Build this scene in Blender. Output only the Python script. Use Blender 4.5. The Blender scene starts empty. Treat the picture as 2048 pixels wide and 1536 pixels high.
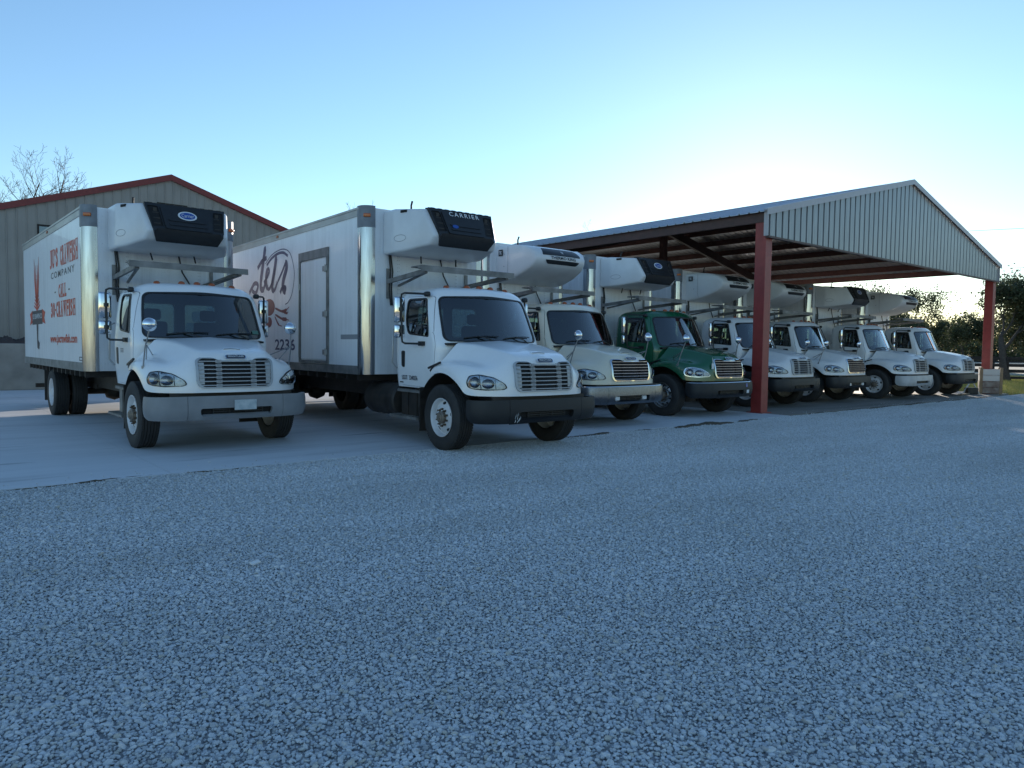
import bpy, bmesh, math, random
import numpy as np
from mathutils import Vector, Matrix, Euler, geometry
from mathutils.bvhtree import BVHTree

R = math.radians
scene = bpy.context.scene
COL = scene.collection

# ------------------------------------------------------------------ camera
cam_data = bpy.data.cameras.new('camera')
cam = bpy.data.objects.new('camera', cam_data)
COL.objects.link(cam)
cam_data.sensor_width = 36.0
cam_data.lens = 36.0 * 1460.0 / 2048.0
cam_data.clip_start = 0.05
cam_data.clip_end = 6000.0
CAM_RIGHT = Vector((0.768949, -0.639192, 0.012313))
CAM_UP = Vector((0.021714, 0.045361, 0.998735))
CAM_BACK = Vector((-0.638941, -0.767709, 0.048760))
cam.matrix_world = Matrix(((CAM_RIGHT.x, CAM_UP.x, CAM_BACK.x, 0.0),
                           (CAM_RIGHT.y, CAM_UP.y, CAM_BACK.y, 0.0),
                           (CAM_RIGHT.z, CAM_UP.z, CAM_BACK.z, 1.56),
                           (0, 0, 0, 1)))
scene.camera = cam

# ------------------------------------------------------------------ sky and sun
SUN_AZ, SUN_EL = R(58.7), R(10.7)          # azimuth from +Y towards +X
world = bpy.data.worlds.new('World')
scene.world = world
world.use_nodes = True
wn = world.node_tree
sky = wn.nodes.new('ShaderNodeTexSky')
sky.sky_type = 'NISHITA'
sky.sun_disc = False
sky.sun_elevation = SUN_EL
sky.sun_rotation = SUN_AZ
sky.altitude = 0.0
sky.air_density = 1.1
sky.dust_density = 0.08
sky.ozone_density = 3.2
bg = wn.nodes['Background']
bg.inputs['Strength'].default_value = 0.15
wn.links.new(sky.outputs['Color'], bg.inputs['Color'])

sun_data = bpy.data.lights.new('sun', 'SUN')
sun_data.energy = 4.0
sun_data.angle = R(0.53)
sun_data.color = (1.0, 0.89, 0.76)
sun = bpy.data.objects.new('sun', sun_data)
COL.objects.link(sun)
sun_dir = Vector((math.sin(SUN_AZ) * math.cos(SUN_EL), math.cos(SUN_AZ) * math.cos(SUN_EL), math.sin(SUN_EL)))
sun.rotation_euler = sun_dir.to_track_quat('Z', 'Y').to_euler()
sun.location = (60, 40, 30)

scene.view_settings.view_transform = 'Standard'
scene.view_settings.look = 'None'
scene.view_settings.gamma = 1.0
scene.view_settings.exposure = 0.76
scene.cycles.max_bounces = 6
scene.cycles.transparent_max_bounces = 12
scene.cycles.use_denoising = True

# ------------------------------------------------------------------ materials
def _nt(name):
    m = bpy.data.materials.new(name)
    m.use_nodes = True
    return m, m.node_tree, m.node_tree.nodes['Principled BSDF']

def mat(name, col, rough=0.5, metal=0.0, var=0.0, scale=8.0, bump=0.0, bscale=60.0, coat=0.0, col2=None,
        stretch=None, contrast=(0.3, 0.7), spec=0.5, detail=6.0, emit=None):
    """plain surface whose colour drifts between col and col2 with a noise, plus fine relief"""
    m, nt, p = _nt(name)
    p.inputs['Roughness'].default_value = rough
    p.inputs['Metallic'].default_value = metal
    p.inputs['Specular IOR Level'].default_value = spec
    p.inputs['Coat Weight'].default_value = coat
    p.inputs['Coat Roughness'].default_value = 0.08
    c = (*col, 1)
    p.inputs['Base Color'].default_value = c
    tc = nt.nodes.new('ShaderNodeTexCoord')
    src = tc.outputs['Object']
    if stretch:
        mp = nt.nodes.new('ShaderNodeMapping'); mp.inputs['Scale'].default_value = stretch
        nt.links.new(src, mp.inputs['Vector']); src = mp.outputs['Vector']
    if var > 0 or col2:
        n = nt.nodes.new('ShaderNodeTexNoise'); n.inputs['Scale'].default_value = scale; n.inputs['Detail'].default_value = detail
        nt.links.new(src, n.inputs['Vector'])
        r = nt.nodes.new('ShaderNodeValToRGB')
        r.color_ramp.elements[0].position, r.color_ramp.elements[1].position = contrast
        d = col2 if col2 else tuple(x * (1 - var) for x in col)
        r.color_ramp.elements[0].color = (*d, 1)
        r.color_ramp.elements[1].color = c
        nt.links.new(n.outputs['Fac'], r.inputs['Fac'])
        nt.links.new(r.outputs['Color'], p.inputs['Base Color'])
    if bump > 0:
        b = nt.nodes.new('ShaderNodeTexNoise'); b.inputs['Scale'].default_value = bscale; b.inputs['Detail'].default_value = 4
        nt.links.new(src, b.inputs['Vector'])
        bp = nt.nodes.new('ShaderNodeBump'); bp.inputs['Strength'].default_value = bump; bp.inputs['Distance'].default_value = 0.02
        nt.links.new(b.outputs['Fac'], bp.inputs['Height']); nt.links.new(bp.outputs['Normal'], p.inputs['Normal'])
    if emit:
        p.inputs['Emission Color'].default_value = (*emit[0], 1); p.inputs['Emission Strength'].default_value = emit[1]
    return m

def glass(name, tint=(0.5, 0.62, 0.62), boost=1.0):
    m = bpy.data.materials.new(name); m.use_nodes = True
    nt = m.node_tree; nt.nodes.clear()
    out = nt.nodes.new('ShaderNodeOutputMaterial')
    tr = nt.nodes.new('ShaderNodeBsdfTransparent'); tr.inputs['Color'].default_value = (*tint, 1)
    gl = nt.nodes.new('ShaderNodeBsdfGlossy'); gl.inputs['Roughness'].default_value = 0.03
    fr = nt.nodes.new('ShaderNodeFresnel'); fr.inputs['IOR'].default_value = 1.55
    mu = nt.nodes.new('ShaderNodeMath'); mu.operation = 'MULTIPLY'; mu.use_clamp = True; mu.inputs[1].default_value = boost
    mx = nt.nodes.new('ShaderNodeMixShader')
    nt.links.new(fr.outputs[0], mu.inputs[0]); nt.links.new(mu.outputs[0], mx.inputs[0])
    nt.links.new(tr.outputs[0], mx.inputs[1]); nt.links.new(gl.outputs[0], mx.inputs[2])
    nt.links.new(mx.outputs[0], out.inputs['Surface'])
    return m

def grimy(name, col, rough=0.35, coat=0.3, dirt=(0.10, 0.09, 0.075), amount=0.5, streak=True, metal=0.0):
    """painted sheet with vertical run-off streaks and a dust film with a shape of its own"""
    m, nt, p = _nt(name)
    p.inputs['Roughness'].default_value = rough; p.inputs['Coat Weight'].default_value = coat
    p.inputs['Metallic'].default_value = metal
    tc = nt.nodes.new('ShaderNodeTexCoord')
    mp = nt.nodes.new('ShaderNodeMapping'); mp.inputs['Scale'].default_value = (9, 9, 0.35) if streak else (1.3, 1.3, 1.3)
    nt.links.new(tc.outputs['Object'], mp.inputs['Vector'])
    n = nt.nodes.new('ShaderNodeTexNoise'); n.inputs['Scale'].default_value = 1.0; n.inputs['Detail'].default_value = 8
    n.inputs['Roughness'].default_value = 0.65
    nt.links.new(mp.outputs['Vector'], n.inputs['Vector'])
    n2 = nt.nodes.new('ShaderNodeTexNoise'); n2.inputs['Scale'].default_value = 1.1; n2.inputs['Detail'].default_value = 9
    nt.links.new(tc.outputs['Object'], n2.inputs['Vector'])
    sp = nt.nodes.new('ShaderNodeTexNoise'); sp.inputs['Scale'].default_value = 55; sp.inputs['Detail'].default_value = 2
    nt.links.new(tc.outputs['Object'], sp.inputs['Vector'])
    sr = nt.nodes.new('ShaderNodeMapRange'); sr.inputs['From Min'].default_value = .68; sr.inputs['From Max'].default_value = .76; sr.inputs['To Max'].default_value = min(.5, amount * 1.6)
    nt.links.new(sp.outputs['Fac'], sr.inputs['Value'])
    mm = nt.nodes.new('ShaderNodeMath'); mm.operation = 'MULTIPLY'
    nt.links.new(n.outputs['Fac'], mm.inputs[0]); nt.links.new(n2.outputs['Fac'], mm.inputs[1])
    r = nt.nodes.new('ShaderNodeMapRange'); r.inputs['From Min'].default_value = 0.2; r.inputs['From Max'].default_value = 0.48
    r.inputs['To Max'].default_value = amount
    nt.links.new(mm.outputs[0], r.inputs['Value'])
    mx = nt.nodes.new('ShaderNodeMix'); mx.data_type = 'RGBA'
    mx.inputs['A'].default_value = (*col, 1); mx.inputs['B'].default_value = (*dirt, 1)
    ad = nt.nodes.new('ShaderNodeMath'); ad.operation = 'MAXIMUM'
    nt.links.new(r.outputs['Result'], ad.inputs[0]); nt.links.new(sr.outputs['Result'], ad.inputs[1])
    nt.links.new(ad.outputs[0], mx.inputs['Factor']); nt.links.new(mx.outputs['Result'], p.inputs['Base Color'])
    rr = nt.nodes.new('ShaderNodeMapRange'); rr.inputs['To Min'].default_value = rough; rr.inputs['To Max'].default_value = min(1, rough + .45)
    nt.links.new(r.outputs['Result'], rr.inputs['Value']); nt.links.new(rr.outputs['Result'], p.inputs['Roughness'])
    return m

M = {}
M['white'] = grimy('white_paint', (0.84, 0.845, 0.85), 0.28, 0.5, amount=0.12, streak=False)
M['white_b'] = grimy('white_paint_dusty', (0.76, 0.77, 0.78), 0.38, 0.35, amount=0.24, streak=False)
M['cream'] = grimy('cream_paint', (0.70, 0.66, 0.54), 0.28, 0.5, amount=0.15, streak=False)
M['green'] = grimy('green_paint', (0.008, 0.10, 0.045), 0.22, 0.7, dirt=(.05, .07, .05), amount=0.12, streak=False)
M['panel'] = grimy('box_panel', (0.82, 0.825, 0.84), 0.32, 0.2, amount=0.26)
M['panel_dirty'] = grimy('front_wall_panel', (0.74, 0.76, 0.79), 0.45, 0.1, amount=0.36)
M['reefer'] = grimy('reefer_shell', (0.74, 0.75, 0.76), 0.38, 0.2, amount=0.2, streak=False)
M['alu'] = mat('aluminium_rail', (0.42, 0.42, 0.42), 0.42, 0.75, var=0.3, scale=3, stretch=(6, .6, 1))
M['alu_dirty'] = mat('weathered_aluminium', (0.29, 0.285, 0.275), 0.6, 0.5, var=0.45, scale=5)
M['steel'] = mat('stainless_corner', (0.50, 0.515, 0.54), 0.15, 1.0, var=0.35, scale=3, bump=0.05, bscale=3, stretch=(5, 5, .5))
M['chrome'] = mat('chrome', (0.75, 0.76, 0.78), 0.06, 1.0)
M['chrome_dull'] = mat('brushed_bumper_steel', (0.24, 0.25, 0.27), 0.32, 1.0, var=0.25, scale=30, bump=.05, bscale=80)
M['cap'] = mat('grey_corner_cap', (0.22, 0.24, 0.27), 0.5, 0.2, var=0.3, scale=7)
M['plastic_black'] = mat('black_plastic', (0.018, 0.019, 0.021), 0.45, var=0.3, scale=9, bump=.02)
M['plastic_grey'] = mat('grey_bumper_plastic', (0.25, 0.255, 0.265), 0.48, var=0.18, scale=4, bump=.03, bscale=200)
M['bumper_light'] = mat('light_grey_bumper', (0.50, 0.50, 0.50), 0.45, var=0.2, scale=4)
M['bumper_black'] = grimy('scuffed_black_bumper', (0.010, 0.011, 0.013), 0.5, 0.0, dirt=(.07, .07, .07), amount=.14, streak=False)
M['grille_grey'] = mat('grille_grey_plastic', (0.44, 0.46, 0.48), 0.4, 0.2, var=.15)
M['dark'] = mat('dark_cavity', (0.008, 0.008, 0.009), 0.8)  # near-black stands in for shade in slots, recesses and holes
M['chassis'] = mat('chassis_black', (0.016, 0.015, 0.014), 0.6, var=.5, scale=6, col2=(0.04, 0.032, 0.026))
M['rubber'] = mat('tyre_rubber', (0.020, 0.020, 0.021), 0.75, var=.4, scale=5, col2=(0.038, 0.036, 0.034), bump=.05, bscale=90)
M['rim_white'] = grimy('white_steel_wheel', (0.68, 0.68, 0.69), 0.4, 0.2, dirt=(.12, .07, .04), amount=.3, streak=False)
M['rim_alu'] = mat('aluminium_wheel', (0.5, 0.5, 0.5), 0.25, 0.9, var=.3, scale=8)
M['nut'] = mat('rusty_nut', (0.16, 0.11, 0.07), 0.6, 0.6, var=.5, scale=40)
M['hub'] = mat('hub_metal', (0.30, 0.25, 0.2), 0.5, 0.6, var=.4, scale=20)
M['glass'] = glass('windscreen_glass', (0.36, 0.48, 0.49), 3.2)
M['glass_side'] = glass('side_glass', (0.42, 0.56, 0.56), 2.4)
M['lens'] = glass('lamp_lens', (0.85, 0.88, 0.9), 1.2)
M['reflector'] = mat('lamp_reflector', (0.36, 0.38, 0.42), 0.24, 1.0, var=.45, scale=22)
M['amber'] = mat('amber_lens', (0.5, 0.11, 0.01), 0.25, coat=.5)
M['amber_dull'] = mat('amber_marker', (0.42, 0.09, 0.012), 0.35, coat=.3, var=.4, scale=40)
M['red_lens'] = mat('red_lens', (0.4, 0.02, 0.015), 0.3, coat=.4)
M['interior'] = mat('cab_trim', (0.085, 0.088, 0.09), 0.8, var=.2)
M['seat'] = mat('seat_cloth', (0.03, 0.031, 0.034), 0.9, var=.3, scale=20)
M['print_red'] = mat('red_lettering', (0.60, 0.045, 0.02), 0.4, var=.15)
M['print_maroon'] = mat('maroon_print', (0.20, 0.012, 0.02), 0.4)
M['print_navy'] = mat('navy_lettering', (0.015, 0.018, 0.10), 0.4)
M['print_dark'] = mat('dark_lettering', (0.02, 0.025, 0.045), 0.4)
M['print_black'] = mat('black_lettering', (0.012, 0.012, 0.014), 0.45)
M['print_white'] = mat('white_lettering', (0.7, 0.72, 0.74), 0.4)
M['print_blue'] = mat('blue_badge', (0.02, 0.08, 0.34), 0.35)
M['print_grey'] = mat('grey_print', (0.28, 0.29, 0.31), 0.5)
M['plate'] = mat('licence_plate', (0.55, 0.58, 0.58), 0.4, var=.4, scale=14, col2=(.35, .42, .45))
M['sticker'] = mat('green_sticker', (0.12, 0.28, 0.22), 0.5, var=.5, scale=60)
M['paper'] = mat('paper', (0.7, 0.7, 0.68), 0.7)
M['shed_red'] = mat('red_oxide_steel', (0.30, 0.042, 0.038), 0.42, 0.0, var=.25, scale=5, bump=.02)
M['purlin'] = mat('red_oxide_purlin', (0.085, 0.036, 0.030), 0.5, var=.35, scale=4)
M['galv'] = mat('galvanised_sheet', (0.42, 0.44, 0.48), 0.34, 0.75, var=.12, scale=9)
M['rafter'] = mat('shade_toned_rafter', (0.045, 0.024, 0.021), 0.55, var=.3, scale=4)  # brown darkened so the colour carries the shade under the roof
M['galv_gable'] = mat('darker_gable_sheet', (0.30, 0.315, 0.33), 0.38, 0.6, var=.2, scale=3, stretch=(6, 6, .5))  # darker grey version of the galvanised sheet
M['galv_under'] = mat('roof_sheet_underside', (0.48, 0.46, 0.42), 0.55, 0.2, var=.2, scale=3)
M['trim_white'] = mat('white_trim_sheet', (0.44, 0.41, 0.42), 0.4, 0.1, var=.1)
M['tan'] = grimy('tan_wall_sheet', (0.29, 0.275, 0.25), 0.5, 0.0, dirt=(.10, .09, .075), amount=.3)
M['trim_red'] = mat('dark_red_trim', (0.20, 0.028, 0.026), 0.45, var=.2)
M['pane'] = glass('building_pane', (0.7, 0.78, 0.85), 2.2)
M['bark'] = mat('bark', (0.09, 0.072, 0.058), 0.9, var=.45, scale=12, bump=.3, bscale=30)
M['bark_pale'] = mat('pale_bark', (0.12, 0.09, 0.07), 0.9, var=.4, scale=12)
M['wood_dark'] = mat('dark_fence_wood', (0.035, 0.028, 0.024), 0.85, var=.4, scale=6, stretch=(1, 1, 6))
M['wood_white'] = grimy('peeling_white_boards', (0.52, 0.51, 0.48), 0.75, 0, dirt=(.20, .13, .085), amount=.75, streak=False)
M['wood_brown'] = mat('brown_boards', (0.16, 0.10, 0.075), 0.85, var=.5, scale=6, col2=(.30, .27, .24))
M['wood_raw'] = mat('raw_lumber', (0.30, 0.21, 0.125), 0.8, var=.35, scale=8, stretch=(8, 8, 1))
M['cable'] = mat('cable', (0.03, 0.03, 0.03), 0.6)
M['tank'] = mat('beige_concrete_bin', (0.33, 0.31, 0.275), 0.85, var=.35, scale=1.6, bump=.1)
M['net'] = mat('dark_netting', (0.055, 0.05, 0.05), 0.95, var=.5, scale=12, col2=(.07, .045, .04), bump=.6, bscale=18)

# ------------------------------------------------------------------ mesh helpers
class MB:
    """collects shapes and becomes one mesh"""
    def __init__(self):
        self.v, self.f = [], []
    def add(self, vs, fs):
        o = len(self.v)
        self.v.extend([tuple(p) for p in vs]); self.f.extend([tuple(i + o for i in q) for q in fs])
        return self
    def box(self, x0, x1, y0, y1, z0, z1, b=0.0):
        if b <= 0:
            vs = [(x, y, z) for z in (z0, z1) for y in (y0, y1) for x in (x0, x1)]
            return self.add(vs, [(0, 2, 3, 1), (4, 5, 7, 6), (0, 1, 5, 4), (2, 6, 7, 3), (0, 4, 6, 2), (1, 3, 7, 5)])
        lo, hi = (x0, y0, z0), (x1, y1, z1)
        b = min(b, .49 * min(x1 - x0, y1 - y0, z1 - z0))
        vs, idx = [], {}
        for sx in (0, 1):
            for sy in (0, 1):
                for sz in (0, 1):
                    s = (sx, sy, sz)
                    for a in range(3):
                        p = []
                        for k in range(3):
                            e = hi[k] if s[k] else lo[k]
                            p.append(e if k == a else (e - b if s[k] else e + b))
                        idx[(s, a)] = len(vs); vs.append(p)
        fs = []
        for a in range(3):
            o1, o2 = [k for k in range(3) if k != a]
            for side in (0, 1):
                loop = []
                for u, w in ((0, 0), (1, 0), (1, 1), (0, 1)):
                    s = [0, 0, 0]; s[a] = side; s[o1] = u; s[o2] = w
                    loop.append(idx[(tuple(s), a)])
                flip = (side == 0) ^ (a == 1)
                fs.append(tuple(reversed(loop)) if flip else tuple(loop))
        for a in range(3):                      # edges parallel to axis a
            o1, o2 = [k for k in range(3) if k != a]
            for u in (0, 1):
                for w in (0, 1):
                    s0 = [0, 0, 0]; s1 = [0, 0, 0]; s1[a] = 1
                    for s in (s0, s1): s[o1] = u; s[o2] = w
                    fs.append((idx[(tuple(s0), o1)], idx[(tuple(s1), o1)], idx[(tuple(s1), o2)], idx[(tuple(s0), o2)]))
        for sx in (0, 1):
            for sy in (0, 1):
                for sz in (0, 1):
                    s = (sx, sy, sz); fs.append((idx[(s, 0)], idx[(s, 1)], idx[(s, 2)]))
        return self.add(vs, fs)
    def obox(self, c, ax, ay, az, hx, hy, hz):
        """box with its own axes"""
        c, ax, ay, az = Vector(c), Vector(ax).normalized(), Vector(ay).normalized(), Vector(az).normalized()
        vs = [c + ax * (hx * i) + ay * (hy * j) + az * (hz * k) for k in (-1, 1) for j in (-1, 1) for i in (-1, 1)]
        return self.add(vs, [(0, 2, 3, 1), (4, 5, 7, 6), (0, 1, 5, 4), (2, 6, 7, 3), (0, 4, 6, 2), (1, 3, 7, 5)])
    def beam(self, p0, p1, w, h, up=(0, 0, 1)):
        p0, p1 = Vector(p0), Vector(p1)
        d = p1 - p0; a = d.cross(Vector(up))
        if a.length < 1e-5: a = d.cross(Vector((1, 0, 0)))
        b = a.cross(d)
        return self.obox((p0 + p1) / 2, d, a, b, d.length / 2, w / 2, h / 2)
    def tube(self, pts, r, n=8, cap=True):
        pts = [Vector(p) for p in pts]; k = len(pts)
        rs = r if isinstance(r, (list, tuple)) else [r] * k
        vs, fs = [], []
        t0 = (pts[1] - pts[0]).normalized()
        a = t0.cross(Vector((0, 0, 1)))
        if a.length < 1e-3: a = t0.cross(Vector((1, 0, 0)))
        a.normalize()
        for i, p in enumerate(pts):
            t = (pts[min(i + 1, k - 1)] - pts[max(i - 1, 0)]).normalized()
            a = (a - t * a.dot(t)).normalized(); b = t.cross(a)
            for j in range(n):
                q = 2 * math.pi * j / n
                vs.append(p + (a * math.cos(q) + b * math.sin(q)) * rs[i])
        for i in range(k - 1):
            for j in range(n):
                j2 = (j + 1) % n
                fs.append((i * n + j, i * n + j2, (i + 1) * n + j2, (i + 1) * n + j))
        if cap:
            fs.append(tuple(reversed(range(n)))); fs.append(tuple((k - 1) * n + j for j in range(n)))
        return self.add(vs, fs)
    def lathe(self, prof, c=(0, 0, 0), axis='X', n=40, sgn=1, closed=False):
        """prof: (radius, offset along axis)"""
        vs, fs = [], []; k = len(prof)
        for i in range(n):
            q = 2 * math.pi * i / n; cs, sn = math.cos(q), math.sin(q)
            for r, o in prof:
                o *= sgn
                p = (o, r * cs, r * sn) if axis == 'X' else ((r * cs, o, r * sn) if axis == 'Y' else (r * cs, r * sn, o))
                vs.append((c[0] + p[0], c[1] + p[1], c[2] + p[2]))
        for i in range(n):
            i2 = (i + 1) % n
            for j in range(k if closed else k - 1):
                j2 = (j + 1) % k
                q = (i * k + j, i * k + j2, i2 * k + j2, i2 * k + j)
                fs.append(q if sgn > 0 else tuple(reversed(q)))
        return self.add(vs, fs)
    def prism(self, poly, f0, f1):
        """poly 2D; f0, f1 map (a, b) to the two end caps"""
        n = len(poly)
        vs = [f0(*p) for p in poly] + [f1(*p) for p in poly]
        fs = [tuple(reversed(range(n))), tuple(range(n, 2 * n))]
        fs += [(i, (i + 1) % n, n + (i + 1) % n, n + i) for i in range(n)]
        return self.add(vs, fs)
    def mesh(self, name, angle=35, fix=True):
        me = bpy.data.meshes.new(name)
        me.from_pydata([tuple(p) for p in self.v], [], self.f)
        if fix:
            bm = bmesh.new(); bm.from_mesh(me)
            bmesh.ops.remove_doubles(bm, verts=bm.verts, dist=1e-5)
            bmesh.ops.recalc_face_normals(bm, faces=bm.faces)
            bm.to_mesh(me); bm.free()
        me.shade_smooth() if angle > 0 else me.shade_flat()
        if 0 < angle < 180: me.set_sharp_from_angle(angle=R(angle))
        return me

def bevel_mesh(mb, name, w, seg=3, angle=35, limit=None):
    """mesh with its edges rounded"""
    bm = bmesh.new()
    vs = [bm.verts.new(p) for p in mb.v]
    for f in mb.f:
        try: bm.faces.new([vs[i] for i in f])
        except ValueError: pass
    bmesh.ops.remove_doubles(bm, verts=bm.verts, dist=1e-5)
    bmesh.ops.recalc_face_normals(bm, faces=bm.faces)
    es = [e for e in bm.edges if len(e.link_faces) == 2 and e.calc_face_angle(0) > R(12)]
    bmesh.ops.bevel(bm, geom=es, offset=w, segments=seg, profile=0.5, affect='EDGES', clamp_overlap=True)
    me = bpy.data.meshes.new(name); bm.to_mesh(me); bm.free()
    me.shade_smooth(); me.set_sharp_from_angle(angle=R(angle))
    return me

def subd_mesh(vs, fs, name, level=2, creases=None):
    me = bpy.data.meshes.new(name + '_cage'); me.from_pydata(vs, [], fs)
    if creases:
        at = me.attributes.new('crease_edge', 'FLOAT', 'EDGE')
        key = {tuple(sorted(e.vertices)): e.index for e in me.edges}
        for (a, b), w in creases.items():
            k = key.get((min(a, b), max(a, b)))
            if k is not None: at.data[k].value = w
    ob = bpy.data.objects.new('tmp', me); COL.objects.link(ob)
    s = ob.modifiers.new('s', 'SUBSURF'); s.levels = level; s.render_levels = level
    dg = bpy.context.evaluated_depsgraph_get()
    out = bpy.data.meshes.new_from_object(ob.evaluated_get(dg)); out.name = name
    bpy.data.objects.remove(ob); bpy.data.meshes.remove(me)
    out.shade_smooth()
    return out

def rpoly(pts, r=0.05, n=4):
    """polygon with rounded corners; r may be a list"""
    out = []; k = len(pts)
    for i in range(k):
        p = Vector(pts[i]); a = Vector(pts[i - 1]); b = Vector(pts[(i + 1) % k])
        rr = r[i] if isinstance(r, (list, tuple)) else r
        da, db = a - p, b - p
        rr = min(rr, da.length * .45, db.length * .45)
        if rr < 1e-4: out.append(tuple(p)); continue
        s, e = p + da.normalized() * rr, p + db.normalized() * rr
        for j in range(n + 1):
            t = j / n
            out.append(tuple(s * (1 - t) ** 2 + p * (2 * t * (1 - t)) + e * t * t))
    return out

def dens(poly, step, su=1.0, sv=1.0):
    out = []; k = len(poly)
    for i in range(k):
        a, b = poly[i], poly[(i + 1) % k]
        L = math.hypot((b[0] - a[0]) * su, (b[1] - a[1]) * sv); m = max(1, int(math.ceil(L / step)))
        for j in range(m):
            t = j / m; out.append((a[0] + (b[0] - a[0]) * t, a[1] + (b[1] - a[1]) * t))
    return out

def inside(p, poly):
    x, y = p; c = False; j = len(poly) - 1
    for i in range(len(poly)):
        xi, yi = poly[i]; xj, yj = poly[j]
        if (yi > y) != (yj > y) and x < (xj - xi) * (y - yi) / (yj - yi) + xi: c = not c
        j = i
    return c

def patch(f, outer, holes=(), step=0.1, thick=0.0, su=1.0, sv=1.0, mb=None):
    """sheet bounded by outer with holes in it, laid on the surface f(u, v); edges turned in by thick"""
    outer = dens(outer, step, su, sv); holes = [dens(h, step, su, sv) for h in holes]
    pts, edges = [], []
    for lp in [outer] + holes:
        o = len(pts); pts += lp; edges += [(o + i, o + (i + 1) % len(lp)) for i in range(len(lp))]
    B = np.array(pts) * (su, sv)
    u0, u1 = min(p[0] for p in outer), max(p[0] for p in outer)
    v0, v1 = min(p[1] for p in outer), max(p[1] for p in outer)
    nu = max(1, int((u1 - u0) * su / step)); nv = max(1, int((v1 - v0) * sv / step))
    for i in range(1, nu):
        for j in range(1, nv):
            p = (u0 + (u1 - u0) * i / nu, v0 + (v1 - v0) * j / nv)
            if not inside(p, outer) or any(inside(p, h) for h in holes): continue
            d = np.min(np.hypot(B[:, 0] - p[0] * su, B[:, 1] - p[1] * sv))
            if d > step * .45: pts.append(p)
    scaled = [Vector((p[0] * su, p[1] * sv)) for p in pts]
    res = geometry.delaunay_2d_cdt(scaled, edges, [], 0, 1e-6)
    V2, F = res[0], res[2]
    uv = [(p[0] / su, p[1] / sv) for p in V2]
    keep = []
    for t in F:
        c = (sum(uv[i][0] for i in t) / len(t), sum(uv[i][1] for i in t) / len(t))
        if inside(c, outer) and not any(inside(c, h) for h in holes): keep.append(tuple(t))
    P = [Vector(f(*q)) for q in uv]
    mb = mb or MB(); fs = list(keep); vs = list(P)
    if thick:
        cnt = {}
        for t in keep:
            for i in range(len(t)):
                e = (t[i], t[(i + 1) % len(t)])
                cnt[e] = 1
        bnd = [e for e in cnt if (e[1], e[0]) not in cnt]
        bi = {}
        for e in bnd:
            for i in e:
                if i not in bi:
                    u, v = uv[i]; h = 1e-3
                    du = Vector(f(u + h, v)) - Vector(f(u - h, v)); dv = Vector(f(u, v + h)) - Vector(f(u, v - h))
                    nn = du.cross(dv)
                    nn = nn.normalized() if nn.length > 1e-12 else Vector((0, 0, 0))
                    bi[i] = len(vs); vs.append(P[i] - nn * thick)
        fs += [(e[1], e[0], bi[e[0]], bi[e[1]]) for e in bnd]
    mb.add(vs, fs)
    return mb

_txt = {}
def text_shape(s, bold=0.0, spacing=1.0, slab=False):
    """flat letter outlines in the unit box: (verts, faces), width/height kept"""
    k = (s, bold, spacing, slab)
    if k in _txt: return _txt[k]
    cu = bpy.data.curves.new('t', 'FONT'); cu.body = s; cu.offset = bold; cu.resolution_u = 3
    cu.space_character = spacing
    ob = bpy.data.objects.new('t', cu); COL.objects.link(ob)
    dg = bpy.context.evaluated_depsgraph_get()
    me = bpy.data.meshes.new_from_object(ob.evaluated_get(dg))
    v = [(p.co.x, p.co.y) for p in me.vertices]; f = [tuple(p.vertices) for p in me.polygons]
    bpy.data.objects.remove(ob); bpy.data.curves.remove(cu); bpy.data.meshes.remove(me)
    x0, x1 = min(p[0] for p in v), max(p[0] for p in v); y0, y1 = min(p[1] for p in v), max(p[1] for p in v)
    v = [((p[0] - x0) / (x1 - x0), (p[1] - y0) / (y1 - y0)) for p in v]
    _txt[k] = (v, f, (x1 - x0) / (y1 - y0))
    return _txt[k]

_two = ((-.06, .40), (.60, 1.06))
SERIF = {'A': (((.2, .8),), _two), 'C': ((), ()), 'F': (((-.06, 1.0),), ((-.06, .62),)), 'H': (_two, _two), 'I': (((-.3, 1.3),), ((-.3, 1.3),)),
         'J': (((.35, 1.1),), ()), 'L': (((-.06, .6),), ((-.06, 1.0),)), 'R': (((-.06, .7),), _two), 'S': ((), ()), 'U': (_two, ()), 'W': (_two, ())}
def text_on(mb, s, o, right, up, w, h, bold=0.0, slab=0.0, spacing=1.0):
    """letters fitted into w x h with the lower left corner at o; slab > 0: each letter in its own cell, with slab serifs"""
    o, right, up = Vector(o), Vector(right), Vector(up)
    if not slab:
        v, f, _ = text_shape(s, bold, spacing)
        return mb.add([o + right * (p[0] * w) + up * (p[1] * h) for p in v], f)
    adv = [.45 if ch in "'.-" else (1.3 if ch in 'WM' else (.6 if ch == 'I' else 1.0)) for ch in s]
    k = w / sum(adv); x = 0.0; n = right.cross(up).normalized() * .0012
    for ch, a in zip(s, adv):
        x0, x1 = (x + .10 * a) * k, (x + .90 * a) * k
        z0, z1 = (.42, .55) if ch == '-' else ((.62, .95) if ch == "'" else (0, 1))
        v, f, _ = text_shape(ch, bold, 1.0)
        mb.add([o + right * (x0 + p[0] * (x1 - x0)) + up * ((z0 + p[1] * (z1 - z0)) * h) for p in v], f)
        top, bot = SERIF.get(ch, ((), ()))
        for segs, b0, b1 in ((bot, 0, slab), (top, 1 - slab, 1)):
            for p, q in segs:
                p, q = x0 + p * (x1 - x0), x0 + q * (x1 - x0)
                mb.add([o + n + right * p + up * (b0 * h), o + n + right * q + up * (b0 * h), o + n + right * q + up * (b1 * h), o + n + right * p + up * (b1 * h)], [(0, 1, 2, 3)])
        x += a
    return mb

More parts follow.
